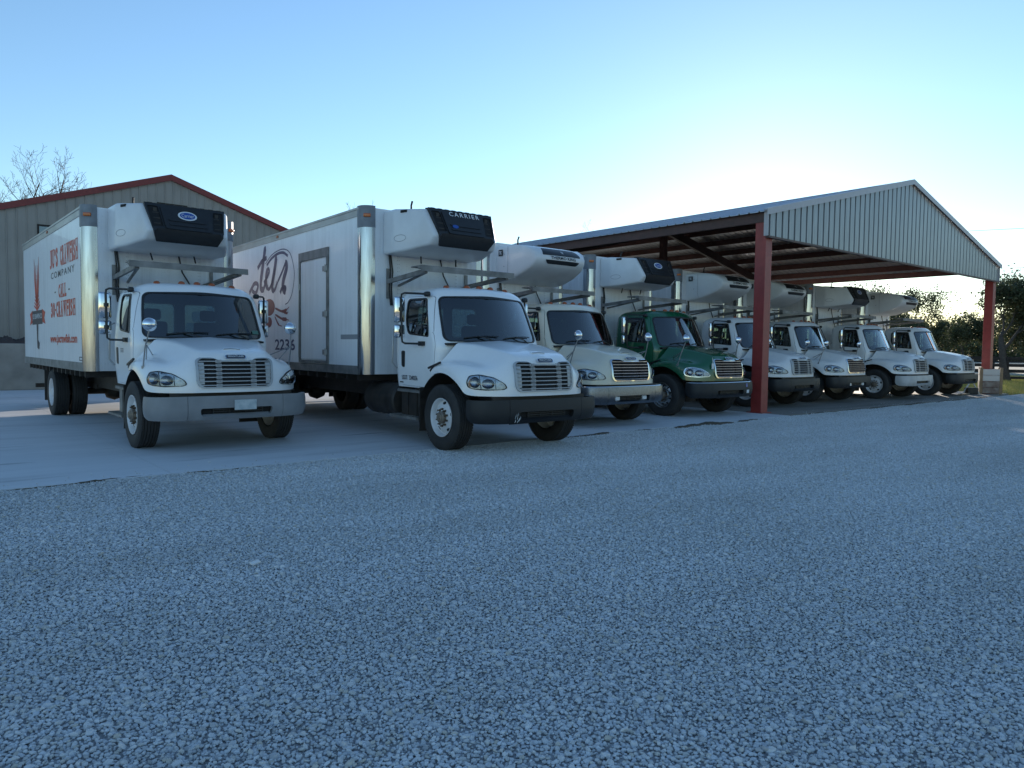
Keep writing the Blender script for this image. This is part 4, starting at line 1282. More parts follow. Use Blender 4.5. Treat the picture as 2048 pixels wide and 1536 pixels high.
        obj('lettering', cached('tkt', tk_text), 'print_black', u)
        obj('logo', cached('tkm', tk_mark), 'print_white', u)
        b = obj('side_logo', cached('tkl', lambda: tk_sidemark(-1)), 'print_black', u)
        obj('side_logo_print', cached('tkl2', lambda: tk_sidemark_t(-1)), 'print_white', b)
        obj('cover_seam', cached('tkc', tk_seam), 'print_grey', u)
    obj('exhaust_stub', cached(('ex', round(yb, 2)), lambda: exhaust(yb - .45)), 'chassis', u)
    rk = obj('service_shelf', cached('rk', lambda: rack_frame(yb)), 'alu_dirty', t)
    obj('shelf_plank', cached('rkp', rack_plank), 'alu_dirty', rk)
    for s in (-1, 1): obj('shelf_arm', cached(('rka', s, round(yb, 2)), lambda: rack_arm(s, yb)), 'alu_dirty', rk)
    for q in range(5): obj('hose', cached(('rh', round(yb, 2), q), lambda: rack_hose(yb, q)), 'plastic_black', u)
    return t, bx

TRUCKS = [
 dict(x=3.77, y=12.04, yaw=1.1, paint='white', bumper='plastic_grey', grille='grille_grey', unit='carrier', fmirror=True, yb=2.52, len=7.0, rear=6.45, plate=True, notank=True, steps='alu_dirty', top=3.96,
      label='white box truck with grey plastic bumper and red crawfish lettering on its side'),
 dict(x=7.42, y=9.156, yaw=-1.7, paint='white', bumper='bumper_black', grille='grille_grey', unit='carrier', word=True, yb=2.32, len=8.2, rear=7.4,
      label='white box truck with scuffed black bumper, front wheels on the gravel edge'),
 dict(x=11.40, y=10.95, yaw=-.5, paint='cream', bumper='chrome_dull', grille='chrome', unit='tk', fmirror=True, fog=True, lip=True, yb=2.32, hl_chrome=False,
      label='cream box truck with brushed steel bumper and chrome grille'),
 dict(x=15.0, y=11.05, yaw=0, paint='green', bumper='bumper_black', grille='chrome', unit='carrier', fmirror=True, hl_chrome=True, rim='rim_alu', holes=10, lip=True, yb=2.32,
      label='green box truck with chrome grille beside the near red column'),
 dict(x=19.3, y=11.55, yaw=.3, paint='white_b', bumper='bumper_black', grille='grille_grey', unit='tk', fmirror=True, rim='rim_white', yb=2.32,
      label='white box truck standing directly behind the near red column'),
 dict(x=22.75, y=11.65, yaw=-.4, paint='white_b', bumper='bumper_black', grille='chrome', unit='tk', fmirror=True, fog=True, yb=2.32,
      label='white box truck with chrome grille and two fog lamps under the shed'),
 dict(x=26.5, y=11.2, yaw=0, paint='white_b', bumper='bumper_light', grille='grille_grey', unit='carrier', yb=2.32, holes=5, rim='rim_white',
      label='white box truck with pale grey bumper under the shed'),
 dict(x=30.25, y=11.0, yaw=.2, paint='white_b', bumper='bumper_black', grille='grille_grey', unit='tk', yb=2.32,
      label='white box truck last in the row, nearest the boarded column guard'),
]
BUILT = [build_truck(s) for s in TRUCKS]

# ---- lettering and extras on single trucks
RIGHT, UP = (0, -1, 0), (0, 0, 1)
def side_text(bx, s, ya, yb_, z0, z1, material, bold=.02, slab=0.0, name='lettering', spacing=1.0):
    mb = MB(); text_on(mb, s, (-BW - .003, ya, z0), RIGHT, UP, ya - yb_, z1 - z0, bold, slab, spacing)
    return obj(name, mb.mesh('lettering', 0, fix=False), material, bx)
side_f = lambda a, b: (-BW - .004, a, b)
t1, bx1 = BUILT[0]
side_text(bx1, "JU'S", 5.86, 4.92, 3.07, 3.45, 'print_red', .045, .08)
side_text(bx1, 'CRAWFISH', 4.72, 3.0, 3.06, 3.44, 'print_red', .045, .08)
side_text(bx1, 'COMPANY', 5.72, 3.33, 2.86, 2.99, 'print_dark', .012, spacing=1.35)
side_text(bx1, 'CALL', 4.94, 4.11, 2.45, 2.71, 'print_red', .045, .08)
side_text(bx1, '-', 5.36, 5.22, 2.56, 2.59, 'print_dark', .02); side_text(bx1, '-', 3.93, 3.79, 2.55, 2.58, 'print_dark', .02)
side_text(bx1, '30-CRAWFISH', 5.83, 3.29, 2.07, 2.38, 'print_red', .045, .08)
side_text(bx1, 'www.jucrawfish.com', 5.94, 3.19, 1.51, 1.73, 'print_red', .03)
# crawfish emblem over a banner and a tap-shaped stem
lg = MB()
for dy, top in ((.30, 3.46), (.12, 3.30), (-.12, 3.30), (-.30, 3.46)):
    ribbon(lg, [(7.56 + dy, top), (7.56 + dy * .9, 3.0), (7.56 + dy * .6, 2.7), (7.56 + dy * .25, 2.45)], [.02, .10, .12, .07], side_f)
for k in range(5):
    z = 2.32 + .07 * k; w = .40 - .05 * k
    ribbon(lg, [(7.56 - w, z + .08), (7.56, z - .02), (7.56 + w, z + .08)], [.03, .07, .03], side_f)
obj('crawfish_emblem', lg.mesh('emblem', 0), 'print_red', bx1)
bn = MB()
bn.add([side_f(8.25, 2.28), side_f(6.87, 2.28), side_f(6.87, 1.97), side_f(8.25, 1.97)], [(0, 1, 2, 3)])
bn.add([side_f(7.68, 1.97), side_f(7.44, 1.97), side_f(7.50, 1.62), side_f(7.30, 1.55), side_f(7.38, 1.40), side_f(7.62, 1.44)], [(0, 1, 2, 3, 4, 5)])
obj('emblem_banner', bn.mesh('banner', 0), 'print_dark', bx1)
bt = MB(); g2 = lambda a, b: (-BW - .003, a, b)
bt.add([g2(8.62, 2.22), g2(8.22, 2.30), g2(8.22, 2.02), g2(8.62, 1.96), g2(8.48, 2.10)], [(0, 4, 1), (4, 3, 2), (1, 4, 2)])
bt.add([g2(6.5, 2.22), g2(6.9, 2.30), g2(6.9, 2.02), g2(6.5, 1.96), g2(6.64, 2.10)], [(0, 1, 4), (4, 2, 3), (1, 2, 4)])
obj('banner_tails', bt.mesh('banner_tails', 0), 'print_red', bx1)
side = MB(); text_on(side, "JU'S CRAWFISH CO", (-BW - .007, 8.2, 2.06), RIGHT, UP, 1.28, .15, .02); obj('banner_lettering', side.mesh('lettering', 0, fix=False), 'print_white', bx1)
lb = MB(); lb.box(-BW - .006, -BW - .002, 2.72, 3.02, 1.245, 1.315); obj('rating_label', lb.mesh('rating_label', 0), 'print_dark', bx1)
lb = MB(); lb.box(-BW - .009, -BW - .006, 2.74, 2.96, 1.262, 1.298); obj('rating_label_print', lb.mesh('rating_label', 0), 'print_white', bx1)
fl = MB(); fl.box(.86, 1.08, 2.52 - .012, 2.52 - .008, 2.98, 3.02); obj('maker_label', fl.mesh('maker_label', 0), 'print_blue', bx1)
sk = MB(); sk.add([cab_f(u, v, .012) for u, v in ((.82, 1.74), (.95, 1.74), (.95, 1.80), (.82, 1.80))], [(0, 1, 2, 3)])
obj('inspection_sticker', sk.mesh('sticker', 0), 'sticker', t1)
dl = MB()
for k in range(3):
    z = 1.42 + .025 * k; dl.add([cab_f(side_u(y, zz, -1), zz, .007) for y, zz in ((1.14, z), (.94, z), (.94, z + .018), (1.14, z + .018))], [(0, 1, 2, 3)])
obj('door_label', dl.mesh('door_label', 0), 'print_grey', t1)

t2, bx2 = BUILT[1]
sc = MB()   # script lettering: strokes of t, e, l, s
ribbon(sc, spline([(7.20, 3.80), (7.34, 3.45), (7.50, 3.05), (7.50, 2.86), (7.34, 2.84), (7.20, 2.98)], 6), [.05] + [.16] * 12 + [.14] * 12 + [.10] * 6, side_f)
ribbon(sc, spline([(8.30, 2.80), (7.95, 3.00), (7.70, 2.95), (7.85, 2.78), (8.1, 2.84)], 6), .10, side_f)
ribbon(sc, spline([(7.30, 2.98), (7.06, 3.12), (6.96, 3.22), (7.04, 3.28), (7.16, 3.14), (7.14, 2.92), (7.0, 2.82), (6.84, 2.90), (6.72, 3.02)], 6), [.08] * 20 + [.13] * 14 + [.08] * 15, side_f)
ribbon(sc, spline([(6.49, 3.57), (6.62, 3.25), (6.76, 2.95), (6.76, 2.80), (6.62, 2.79), (6.45, 2.96)], 6), [.05] * 2 + [.15] * 12 + [.13] * 8 + [.08] * 9, side_f)
ribbon(sc, [(6.84, 2.9), (6.70, 3.06), (6.60, 3.24)], .05, side_f)
ribbon(sc, spline([(6.42, 2.96), (6.16, 3.16), (5.97, 3.32), (5.93, 3.20), (6.08, 3.0), (6.14, 2.84), (6.04, 2.72), (5.98, 2.80), (6.18, 2.80), (6.3, 2.70)], 6), [.07] * 12 + [.15] * 26 + [.09] * 17, side_f)
ribbon(sc, spline([(7.72, 3.34), (7.42, 3.48), (7.12, 3.53)], 6), .10, side_f)
sc2 = obj('script_lettering', sc.mesh('script_lettering', 0), 'print_navy', bx2)
ov = MB(); ribbon(ov, spline([(7.20, 3.40), (6.85, 3.55), (6.45, 3.62), (6.05, 3.62), (5.72, 3.50), (5.52, 3.20), (5.50, 2.95), (5.62, 2.65), (5.82, 2.49), (6.0, 2.44)], 8), .022, side_f)
ribbon(ov, spline([(7.12, 3.36), (6.80, 3.49), (6.42, 3.56), (6.10, 3.55), (5.85, 3.46)], 8), .06, side_f)
obj('script_loop', ov.mesh('script_loop', 0), 'print_navy', bx2)
cr = MB()
cr.add([side_f(6.98 + .36 * math.cos(q), 2.41 + .19 * math.sin(q)) for q in [2 * math.pi * i / 20 for i in range(20)]], [tuple(range(20))])
cr.add([side_f(7.0 + .20 * math.cos(q), 2.08 + .12 * math.sin(q)) for q in [2 * math.pi * i / 16 for i in range(16)]], [tuple(range(16))])
for pts, w in (([(6.6, 2.38), (6.2, 2.30), (5.95, 2.32), (5.78, 2.38)], [.03, .05, .07, .02]), ([(6.6, 2.24), (6.2, 2.14), (5.95, 2.12), (5.80, 2.10)], [.03, .05, .08, .02]), ([(6.62, 2.2), (6.4, 2.02), (6.2, 1.98)], [.03, .05, .02]), ([(6.1, 2.28), (5.9, 2.25), (5.84, 2.28)], [.02, .05, .02])):
    ribbon(cr, spline(pts, 4), [w[0]] + [w[min(1 + i // 4, len(w) - 1)] for i in range(len(spline(pts, 4)) - 1)], side_f)
obj('crawfish_emblem', cr.mesh('emblem', 0), 'print_maroon', bx2)
side_text(bx2, '2236', 6.62, 5.46, 1.46, 1.70, 'print_navy', .02)
lb = MB(); lb.box(-BW - .006, -BW - .001, 2.53, 3.24, 1.69, 1.775); obj('blank_label', lb.mesh('blank_label', 0), 'print_grey', bx2)
side_door_parts(bx2, 3.76, 5.20, 1.225, 3.44)
for word, ya, wd in (('USDOT', 1.43, .185), ('3240256', 1.19, .27)):
    dl = MB(); v, f, _ = text_shape(word, .015, 1.0)
    dl.add([cab_f(side_u(ya - p[0] * wd, 1.02 + p[1] * .075, -1), 1.02 + p[1] * .075, .009) for p in v], f)
    obj('door_lettering', dl.mesh('door_lettering', 0, fix=False), 'print_dark', t2)
dv = MB(); dv.add([cab_f(side_u(y, z, -1), z, .006) for y, z in ((1.52, .965), (1.40, .965), (1.40, .985), (1.52, .985))], [(0, 1, 2, 3)]); obj('drain_vent', dv.mesh('drain_vent', 0), 'dark', t2)
sf = MB(); F = lambda a, b: bump_f(a, b, .003)
for a, b, w in ((-.60, .50, .018), (-.575, .545, .008), (-.555, .495, .014), (-.588, .585, .006), (-.54, .52, .02), (-.52, .55, .007), (-.565, .60, .005), (-.61, .56, .006)):
    ribbon(sf, [(a, b - .022), (a + .003, b), (a + .002, b + .03)], [w * .4, w, w * .2], F)
obj('paint_scuff', sf.mesh('paint_scuff', 0), 'print_white', t2)
pt = MB(); pt.box(.0, .24, .72, .92, 2.548, 2.565, .004); obj('roof_patch', pt.mesh('roof_patch', 20), 'alu', t2)

t3, bx3 = BUILT[2]
pp = MB(); pp.obox((.25, .42, 1.665), (1, 0, 0), (0, 1, .1), (0, -.1, 1), .16, .10, .004); obj('dashboard_paper', pp.mesh('paper', 0), 'paper', t3)
t4, bx4 = BUILT[3]
cd = MB(); p = on_hood((-.62, -2, 1.17), (0, 1, 0), .03); cd.box(p.x - .045, p.x + .045, p.y - .008, p.y, 1.14, 1.27, .003); cd.tube([(p.x, p.y, 1.27), (p.x, p.y + .01, 1.40)], .006, 5)
obj('fender_tag', cd.mesh('fender_tag', 0), 'paper', t4)
fl = MB(); F = lambda a, b: bump_f(a, b, .006)
fl.add([F(a, b) for a, b in ((.62, .70), (.70, .70), (.70, .78), (.62, .78))], [(0, 1, 2, 3)]); obj('bumper_sticker', fl.mesh('bumper_sticker', 0), 'print_blue', t4)
fl = MB(); fl.add([F(a, b) for a, b in ((.66, .55), (.78, .55), (.78, .63), (.66, .63))], [(0, 1, 2, 3)]); obj('bumper_label', fl.mesh('bumper_label', 0), 'print_white', t4)

# ------------------------------------------------------------------ the setting
SLAB_Y = 9.33
def sheet(x0, x1, y0, y1, z, n=1): return MB().add([(x0, y0, z), (x1, y0, z), (x1, y1, z), (x0, y1, z)], [(0, 1, 2, 3)])

def ground_mat():
    m, nt, p = _nt('field_grass')
    tc = nt.nodes.new('ShaderNodeTexCoord')
    n = nt.nodes.new('ShaderNodeTexNoise'); n.inputs['Scale'].default_value = .35; n.inputs['Detail'].default_value = 10
    nt.links.new(tc.outputs['Object'], n.inputs['Vector'])
    r = nt.nodes.new('ShaderNodeValToRGB'); e = r.color_ramp.elements
    e[0].position, e[0].color = .35, (.34, .315, .26, 1); e[1].position, e[1].color = .65, (.26, .255, .18, 1)
    nt.links.new(n.outputs['Fac'], r.inputs['Fac']); nt.links.new(r.outputs['Color'], p.inputs['Base Color'])
    p.inputs['Roughness'].default_value = .95
    return m
M['field'] = ground_mat()
def concrete(name, c1, c2, c3, rough=.75):
    m, nt, p = _nt(name)
    tc = nt.nodes.new('ShaderNodeTexCoord')
    mp = nt.nodes.new('ShaderNodeMapping'); mp.inputs['Scale'].default_value = (.22, 1.5, 1)
    nt.links.new(tc.outputs['Object'], mp.inputs['Vector'])
    n = nt.nodes.new('ShaderNodeTexNoise'); n.inputs['Scale'].default_value = 1.1; n.inputs['Detail'].default_value = 9; n.inputs['Roughness'].default_value = .6
    nt.links.new(mp.outputs['Vector'], n.inputs['Vector'])
    r = nt.nodes.new('ShaderNodeValToRGB'); e = r.color_ramp.elements
    e[0].position, e[0].color = .30, (*c3, 1); e[1].position, e[1].color = .62, (*c1, 1)
    k = e.new(.44); k.color = (*c2, 1)
    nt.links.new(n.outputs['Fac'], r.inputs['Fac'])
    # tyre scuffs and drips: thin dark streaks
    mp2 = nt.nodes.new('ShaderNodeMapping'); mp2.inputs['Scale'].default_value = (.55, 5, 1); mp2.inputs['Location'].default_value = (3.1, 7, 0)
    nt.links.new(tc.outputs['Object'], mp2.inputs['Vector'])
    n2 = nt.nodes.new('ShaderNodeTexNoise'); n2.inputs['Scale'].default_value = 1.0; n2.inputs['Detail'].default_value = 5
    nt.links.new(mp2.outputs['Vector'], n2.inputs['Vector'])
    r2 = nt.nodes.new('ShaderNodeMapRange'); r2.inputs['From Min'].default_value = .63; r2.inputs['From Max'].default_value = .75; r2.inputs['To Max'].default_value = .6
    nt.links.new(n2.outputs['Fac'], r2.inputs['Value'])
    n3 = nt.nodes.new('ShaderNodeTexNoise'); n3.inputs['Scale'].default_value = 45; n3.inputs['Detail'].default_value = 3
    nt.links.new(tc.outputs['Object'], n3.inputs['Vector'])
    mx = nt.nodes.new('ShaderNodeMix'); mx.data_type = 'RGBA'; mx.inputs['B'].default_value = (.045, .045, .048, 1)
    nt.links.new(r2.outputs['Result'], mx.inputs['Factor']); nt.links.new(r.outputs['Color'], mx.inputs['A'])
    nt.links.new(mx.outputs['Result'], p.inputs['Base Color'])
    bp = nt.nodes.new('ShaderNodeBump'); bp.inputs['Strength'].default_value = .12; bp.inputs['Distance'].default_value = .01
    nt.links.new(n3.outputs['Fac'], bp.inputs['Height']); nt.links.new(bp.outputs['Normal'], p.inputs['Normal'])
    p.inputs['Roughness'].default_value = rough
    return m
M['slab'] = concrete('broom_finished_concrete', (.60, .61, .62), (.55, .56, .57), (.40, .41, .42))
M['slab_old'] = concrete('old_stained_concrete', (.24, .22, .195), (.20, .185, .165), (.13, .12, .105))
def gravel_mat(name, cols):
    m, nt, p = _nt(name)
    g = nt.nodes.new('ShaderNodeNewGeometry')
    r = nt.nodes.new('ShaderNodeValToRGB'); e = r.color_ramp.elements
    e[0].position, e[0].color = 0, (*cols[0], 1); e[1].position, e[1].color = 1, (*cols[-1], 1)
    for i, c in enumerate(cols[1:-1]): k = e.new((i + 1) / (len(cols) - 1)); k.color = (*c, 1)
    nt.links.new(g.outputs['Random Per Island'], r.inputs['Fac'])
    tc = nt.nodes.new('ShaderNodeTexCoord')
    n = nt.nodes.new('ShaderNodeTexNoise'); n.inputs['Scale'].default_value = 70; n.inputs['Detail'].default_value = 4
    nt.links.new(tc.outputs['Object'], n.inputs['Vector'])
    mr = nt.nodes.new('ShaderNodeMapRange'); mr.inputs['To Min'].default_value = .72; mr.inputs['To Max'].default_value = 1.25
    nt.links.new(n.outputs['Fac'], mr.inputs['Value'])
    mx = nt.nodes.new('ShaderNodeVectorMath'); mx.operation = 'SCALE'
    nt.links.new(r.outputs['Color'], mx.inputs[0]); nt.links.new(mr.outputs['Result'], mx.inputs['Scale'])
    # patches of dusty fines and damper stone across the yard
    mp = nt.nodes.new('ShaderNodeMapping'); mp.inputs['Scale'].default_value = (.16, .5, 1); mp.inputs['Rotation'].default_value = (0, 0, .25)
    nt.links.new(g.outputs['Position'], mp.inputs['Vector'])
    n2 = nt.nodes.new('ShaderNodeTexNoise'); n2.inputs['Scale'].default_value = 1.6; n2.inputs['Detail'].default_value = 7; n2.inputs['Roughness'].default_value = .62
    nt.links.new(mp.outputs['Vector'], n2.inputs['Vector'])
    r2 = nt.nodes.new('ShaderNodeValToRGB'); e2 = r2.color_ramp.elements
    e2[0].position, e2[0].color = .32, (.86, .855, .84, 1); e2[1].position, e2[1].color = .62, (1.04, 1.04, 1.04, 1)
    nt.links.new(n2.outputs['Fac'], r2.inputs['Fac'])
    m2 = nt.nodes.new('ShaderNodeVectorMath'); m2.operation = 'MULTIPLY'
    nt.links.new(mx.outputs['Vector'], m2.inputs[0]); nt.links.new(r2.outputs['Color'], m2.inputs[1])
    nt.links.new(m2.outputs['Vector'], p.inputs['Base Color'])
    p.inputs['Roughness'].default_value = .8
    return m
M['gravel'] = gravel_mat('crushed_limestone', [(.46, .475, .49), (.56, .575, .59), (.61, .625, .64), (.51, .525, .54), (.66, .675, .69), (.57, .58, .585), (.47, .45, .40), (.63, .645, .66), (.36, .37, .38), (.59, .605, .62)])
M['gravel_bed'] = mat('gravel_fines', (.42, .425, .43), .95, var=.5, scale=30, bump=.5, bscale=60)
M['dirt'] = mat('loose_dirt', (.11, .085, .055), .95, var=.45, scale=9, bump=.5, bscale=40)

struct('ground', sheet(-2500, 2500, -2500, 2500, -.16).mesh('ground', 0), 'field')
struct('gravel_ground', sheet(-30, 47, -25, SLAB_Y + .01, -.017).mesh('gravel_bed', 0), 'gravel_bed')
def slab(x0, x1, y0, y1):
    mb = MB(); mb.box(x0, x1, y0, y1, -.15, 0); return mb.mesh('slab', 0)
# concrete apron in pours with narrow joints between them
root = struct('concrete_pavement', slab(-14, -4.005, SLAB_Y, 31), 'slab')
for x0, x1 in ((-4, 2.447), (2.453, 9.547), (9.553, 16.62)):
    for y0, y1 in ((SLAB_Y, 15.9), (15.906, 22.9), (22.906, 31)):
        struct('concrete_pour', slab(x0, x1, y0, y1), 'slab', root)
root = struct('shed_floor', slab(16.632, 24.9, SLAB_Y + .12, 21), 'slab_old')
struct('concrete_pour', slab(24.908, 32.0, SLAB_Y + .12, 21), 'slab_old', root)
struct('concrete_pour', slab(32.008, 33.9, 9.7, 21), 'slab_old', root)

# gravel: one tile of stones laid over the yard by the modifier
def stone_tile(size=2.0, cell=.0168, seed=4):
    rng = np.random.default_rng(seed)
    bm = bmesh.new(); bmesh.ops.create_icosphere(bm, subdivisions=1, radius=1.0)
    bm.verts.ensure_lookup_table()
    V = np.array([v.co[:] for v in bm.verts]); F = np.array([[v.index for v in f.verts] for f in bm.faces]); bm.free()
    n = int(size / cell)
    gx, gy = np.meshgrid(np.arange(n), np.arange(n)); N = n * n
    px = (gx.ravel() + .5 + rng.uniform(-.48, .48, N)) * size / n - size / 2
    py = (gy.ravel() + .5 + rng.uniform(-.48, .48, N)) * size / n - size / 2
    base = rng.lognormal(math.log(.0098), .30, N).clip(.0045, .021)
    pz = rng.uniform(-.009, .001, N) + .001
    out = np.empty((N, len(V), 3), np.float32)
    shape = rng.uniform(.62, 1.25, (N, 1, 3)); shape[:, :, 2] *= .64
    nz = 1 + rng.normal(0, .13, (N, len(V), 1))
    P = V[None] * nz * shape
    ang = rng.uniform(0, 2 * math.pi, N); tilt = rng.normal(0, .45, N); ta = rng.uniform(0, 2 * math.pi, N)
    # tilt about a horizontal axis, then spin
    kx, ky = np.cos(ta), np.sin(ta); c, s = np.cos(tilt), np.sin(tilt)
    K = np.zeros((N, 3, 3)); K[:, 0, 2] = ky; K[:, 2, 0] = -ky; K[:, 1, 2] = -kx; K[:, 2, 1] = kx
    Rm = np.eye(3)[None] + s[:, None, None] * K + (1 - c)[:, None, None] * (K @ K)
    P = np.einsum('nij,nkj->nki', Rm, P)
    ca, sa = np.cos(ang)[:, None], np.sin(ang)[:, None]
    X = P[:, :, 0] * ca - P[:, :, 1] * sa; Y = P[:, :, 0] * sa + P[:, :, 1] * ca
    out[:, :, 0] = X * base[:, None] + px[:, None]; out[:, :, 1] = Y * base[:, None] + py[:, None]; out[:, :, 2] = P[:, :, 2] * base[:, None] + pz[:, None]
    faces = (F[None] + (np.arange(N) * len(V))[:, None, None]).reshape(-1, 3)
    me = bpy.data.meshes.new('stone_tile')
    me.vertices.add(N * len(V)); me.vertices.foreach_set('co', out.ravel())
    me.loops.add(len(faces) * 3); me.loops.foreach_set('vertex_index', faces.ravel().astype(np.int32))
    me.polygons.add(len(faces)); me.polygons.foreach_set('loop_start', np.arange(0, len(faces) * 3, 3, dtype=np.int32))
    me.update(calc_edges=True); me.validate()
    me.shade_flat()
    return me
def gravel_field():
    S = 2.0; X0, NX, NY = -11.0, 29, 8
    ng = bpy.data.node_groups.new('lay_tiles', 'GeometryNodeTree')
    ng.interface.new_socket('Geometry', in_out='INPUT', socket_type='NodeSocketGeometry')
    ng.interface.new_socket('Geometry', in_out='OUTPUT', socket_type='NodeSocketGeometry')
    N = ng.nodes; K = ng.links
    gi, go = N.new('NodeGroupInput'), N.new('NodeGroupOutput')
    gr = N.new('GeometryNodeMeshGrid'); gr.inputs['Size X'].default_value = S * (NX - 1); gr.inputs['Size Y'].default_value = S * (NY - 1)
    gr.inputs['Vertices X'].default_value = NX; gr.inputs['Vertices Y'].default_value = NY
    tr = N.new('GeometryNodeTransform'); tr.inputs['Translation'].default_value = (X0 + S * (NX - 1) / 2, SLAB_Y - S / 2 - S * (NY - 1) / 2, -.008)
    rv = N.new('FunctionNodeRandomValue'); rv.data_type = 'INT'
    for i in rv.inputs:
        if i.name == 'Min' and i.type == 'INT': i.default_value = 0
        if i.name == 'Max' and i.type == 'INT': i.default_value = 3
        if i.name == 'Seed': i.default_value = 11
    mu = N.new('ShaderNodeMath'); mu.operation = 'MULTIPLY'; mu.inputs[1].default_value = math.pi / 2
    cx = N.new('ShaderNodeCombineXYZ'); ip = N.new('GeometryNodeInstanceOnPoints')
    K.new(gr.outputs['Mesh'], tr.inputs['Geometry']); K.new(tr.outputs['Geometry'], ip.inputs['Points']); K.new(gi.outputs[0], ip.inputs['Instance'])
    ro = [o for o in rv.outputs if o.type == 'INT'][0]
    K.new(ro, mu.inputs[0]); K.new(mu.outputs[0], cx.inputs['Z']); K.new(cx.outputs[0], ip.inputs['Rotation'])
    K.new(ip.outputs[0], go.inputs[0])
    o = obj('gravel', stone_tile(), 'gravel', kind='stuff')
    tag(o, 'loose grey crushed limestone covering the yard', 'gravel')
    md = o.modifiers.new('lay', 'NODES'); md.node_group = ng
    return o
gravel_field()

# dirt that has drifted on to the edge of the concrete
def dirt_strip(x0, x1, w, h, seed, yc=SLAB_Y):
    rng = random.Random(seed); vs, fs = [], []; n = int((x1 - x0) / .06); m = 7
    ph = [rng.uniform(0, 6.28) for _ in range(6)]
    for i in range(n + 1):
        x = x0 + (x1 - x0) * i / n; e = math.sin(math.pi * i / n) ** .5
        a = e * (.55 + .25 * math.sin(x * 2.1 + ph[0]) + .2 * math.sin(x * 5.3 + ph[1]) + .15 * math.sin(x * 11 + ph[2]))
        for j in range(m):
            t = j / (m - 1) * 2 - 1
            y = yc + t * w * max(a, .05) + .06 * math.sin(x * 3 + ph[3])
            z = -.012 + max(0, (1 - t * t)) * h * max(a, 0) + rng.uniform(-.006, .006)
            vs.append((x + rng.uniform(-.02, .02), y, z))
    for i in range(n):
        for j in range(m - 1): fs.append((i * m + j, (i + 1) * m + j, (i + 1) * m + j + 1, i * m + j + 1))
    return MB().add(vs, fs).mesh('dirt', 0)
for i, (x0, x1, w, h) in enumerate(((.6, 4.2, .05, .022), (8.4, 11.9, .12, .028), (11.7, 15.4, .24, .055), (16.2, 33.0, .12, .028))):
    o = obj('dirt', dirt_strip(x0, x1, w, h, i, SLAB_Y - (.1 if i == 2 else 0)), 'dirt', kind='stuff')
    tag(o, ('thin line of dirt along the apron edge at left', 'dirt line beside the front wheels at the apron edge', 'brown heap of dirt on the apron edge before the green truck', 'dirt line along the edge of the shed floor')[i], 'dirt')
def loose_stones():
    rg = random.Random(8); mb = MB()
    for _ in range(420):
        x = rg.uniform(0, 33); y = SLAB_Y + abs(rg.gauss(0, .35)) + .02; r = rg.uniform(.005, .014)
        q = [rg.uniform(.7, 1.2) * r for _ in range(6)]
        mb.add([(x + q[0], y, r * .6), (x, y + q[1], r * .6), (x - q[2], y, r * .6), (x, y - q[3], r * .6), (x, y, r * 1.3 + .002), (x, y, .001)],
               [(0, 1, 4), (1, 2, 4), (2, 3, 4), (3, 0, 4), (1, 0, 5), (2, 1, 5), (3, 2, 5), (0, 3, 5)])
    return tag(obj('loose_stones', mb.mesh('loose_stones', 0, fix=False), 'gravel', kind='stuff'), 'stray stones kicked on to the concrete edge', 'gravel')
loose_stones()
def chip(): 
    mb = MB(); mb.obox((1.88, 5.08, .022), (1, .3, .1), (-.3, 1, .2), (0, -.2, 1), .035, .018, .004); return mb.mesh('chip', 0)
tag(obj('litter_scrap', chip(), 'paper'), 'small white scrap lying on the gravel', 'litter')

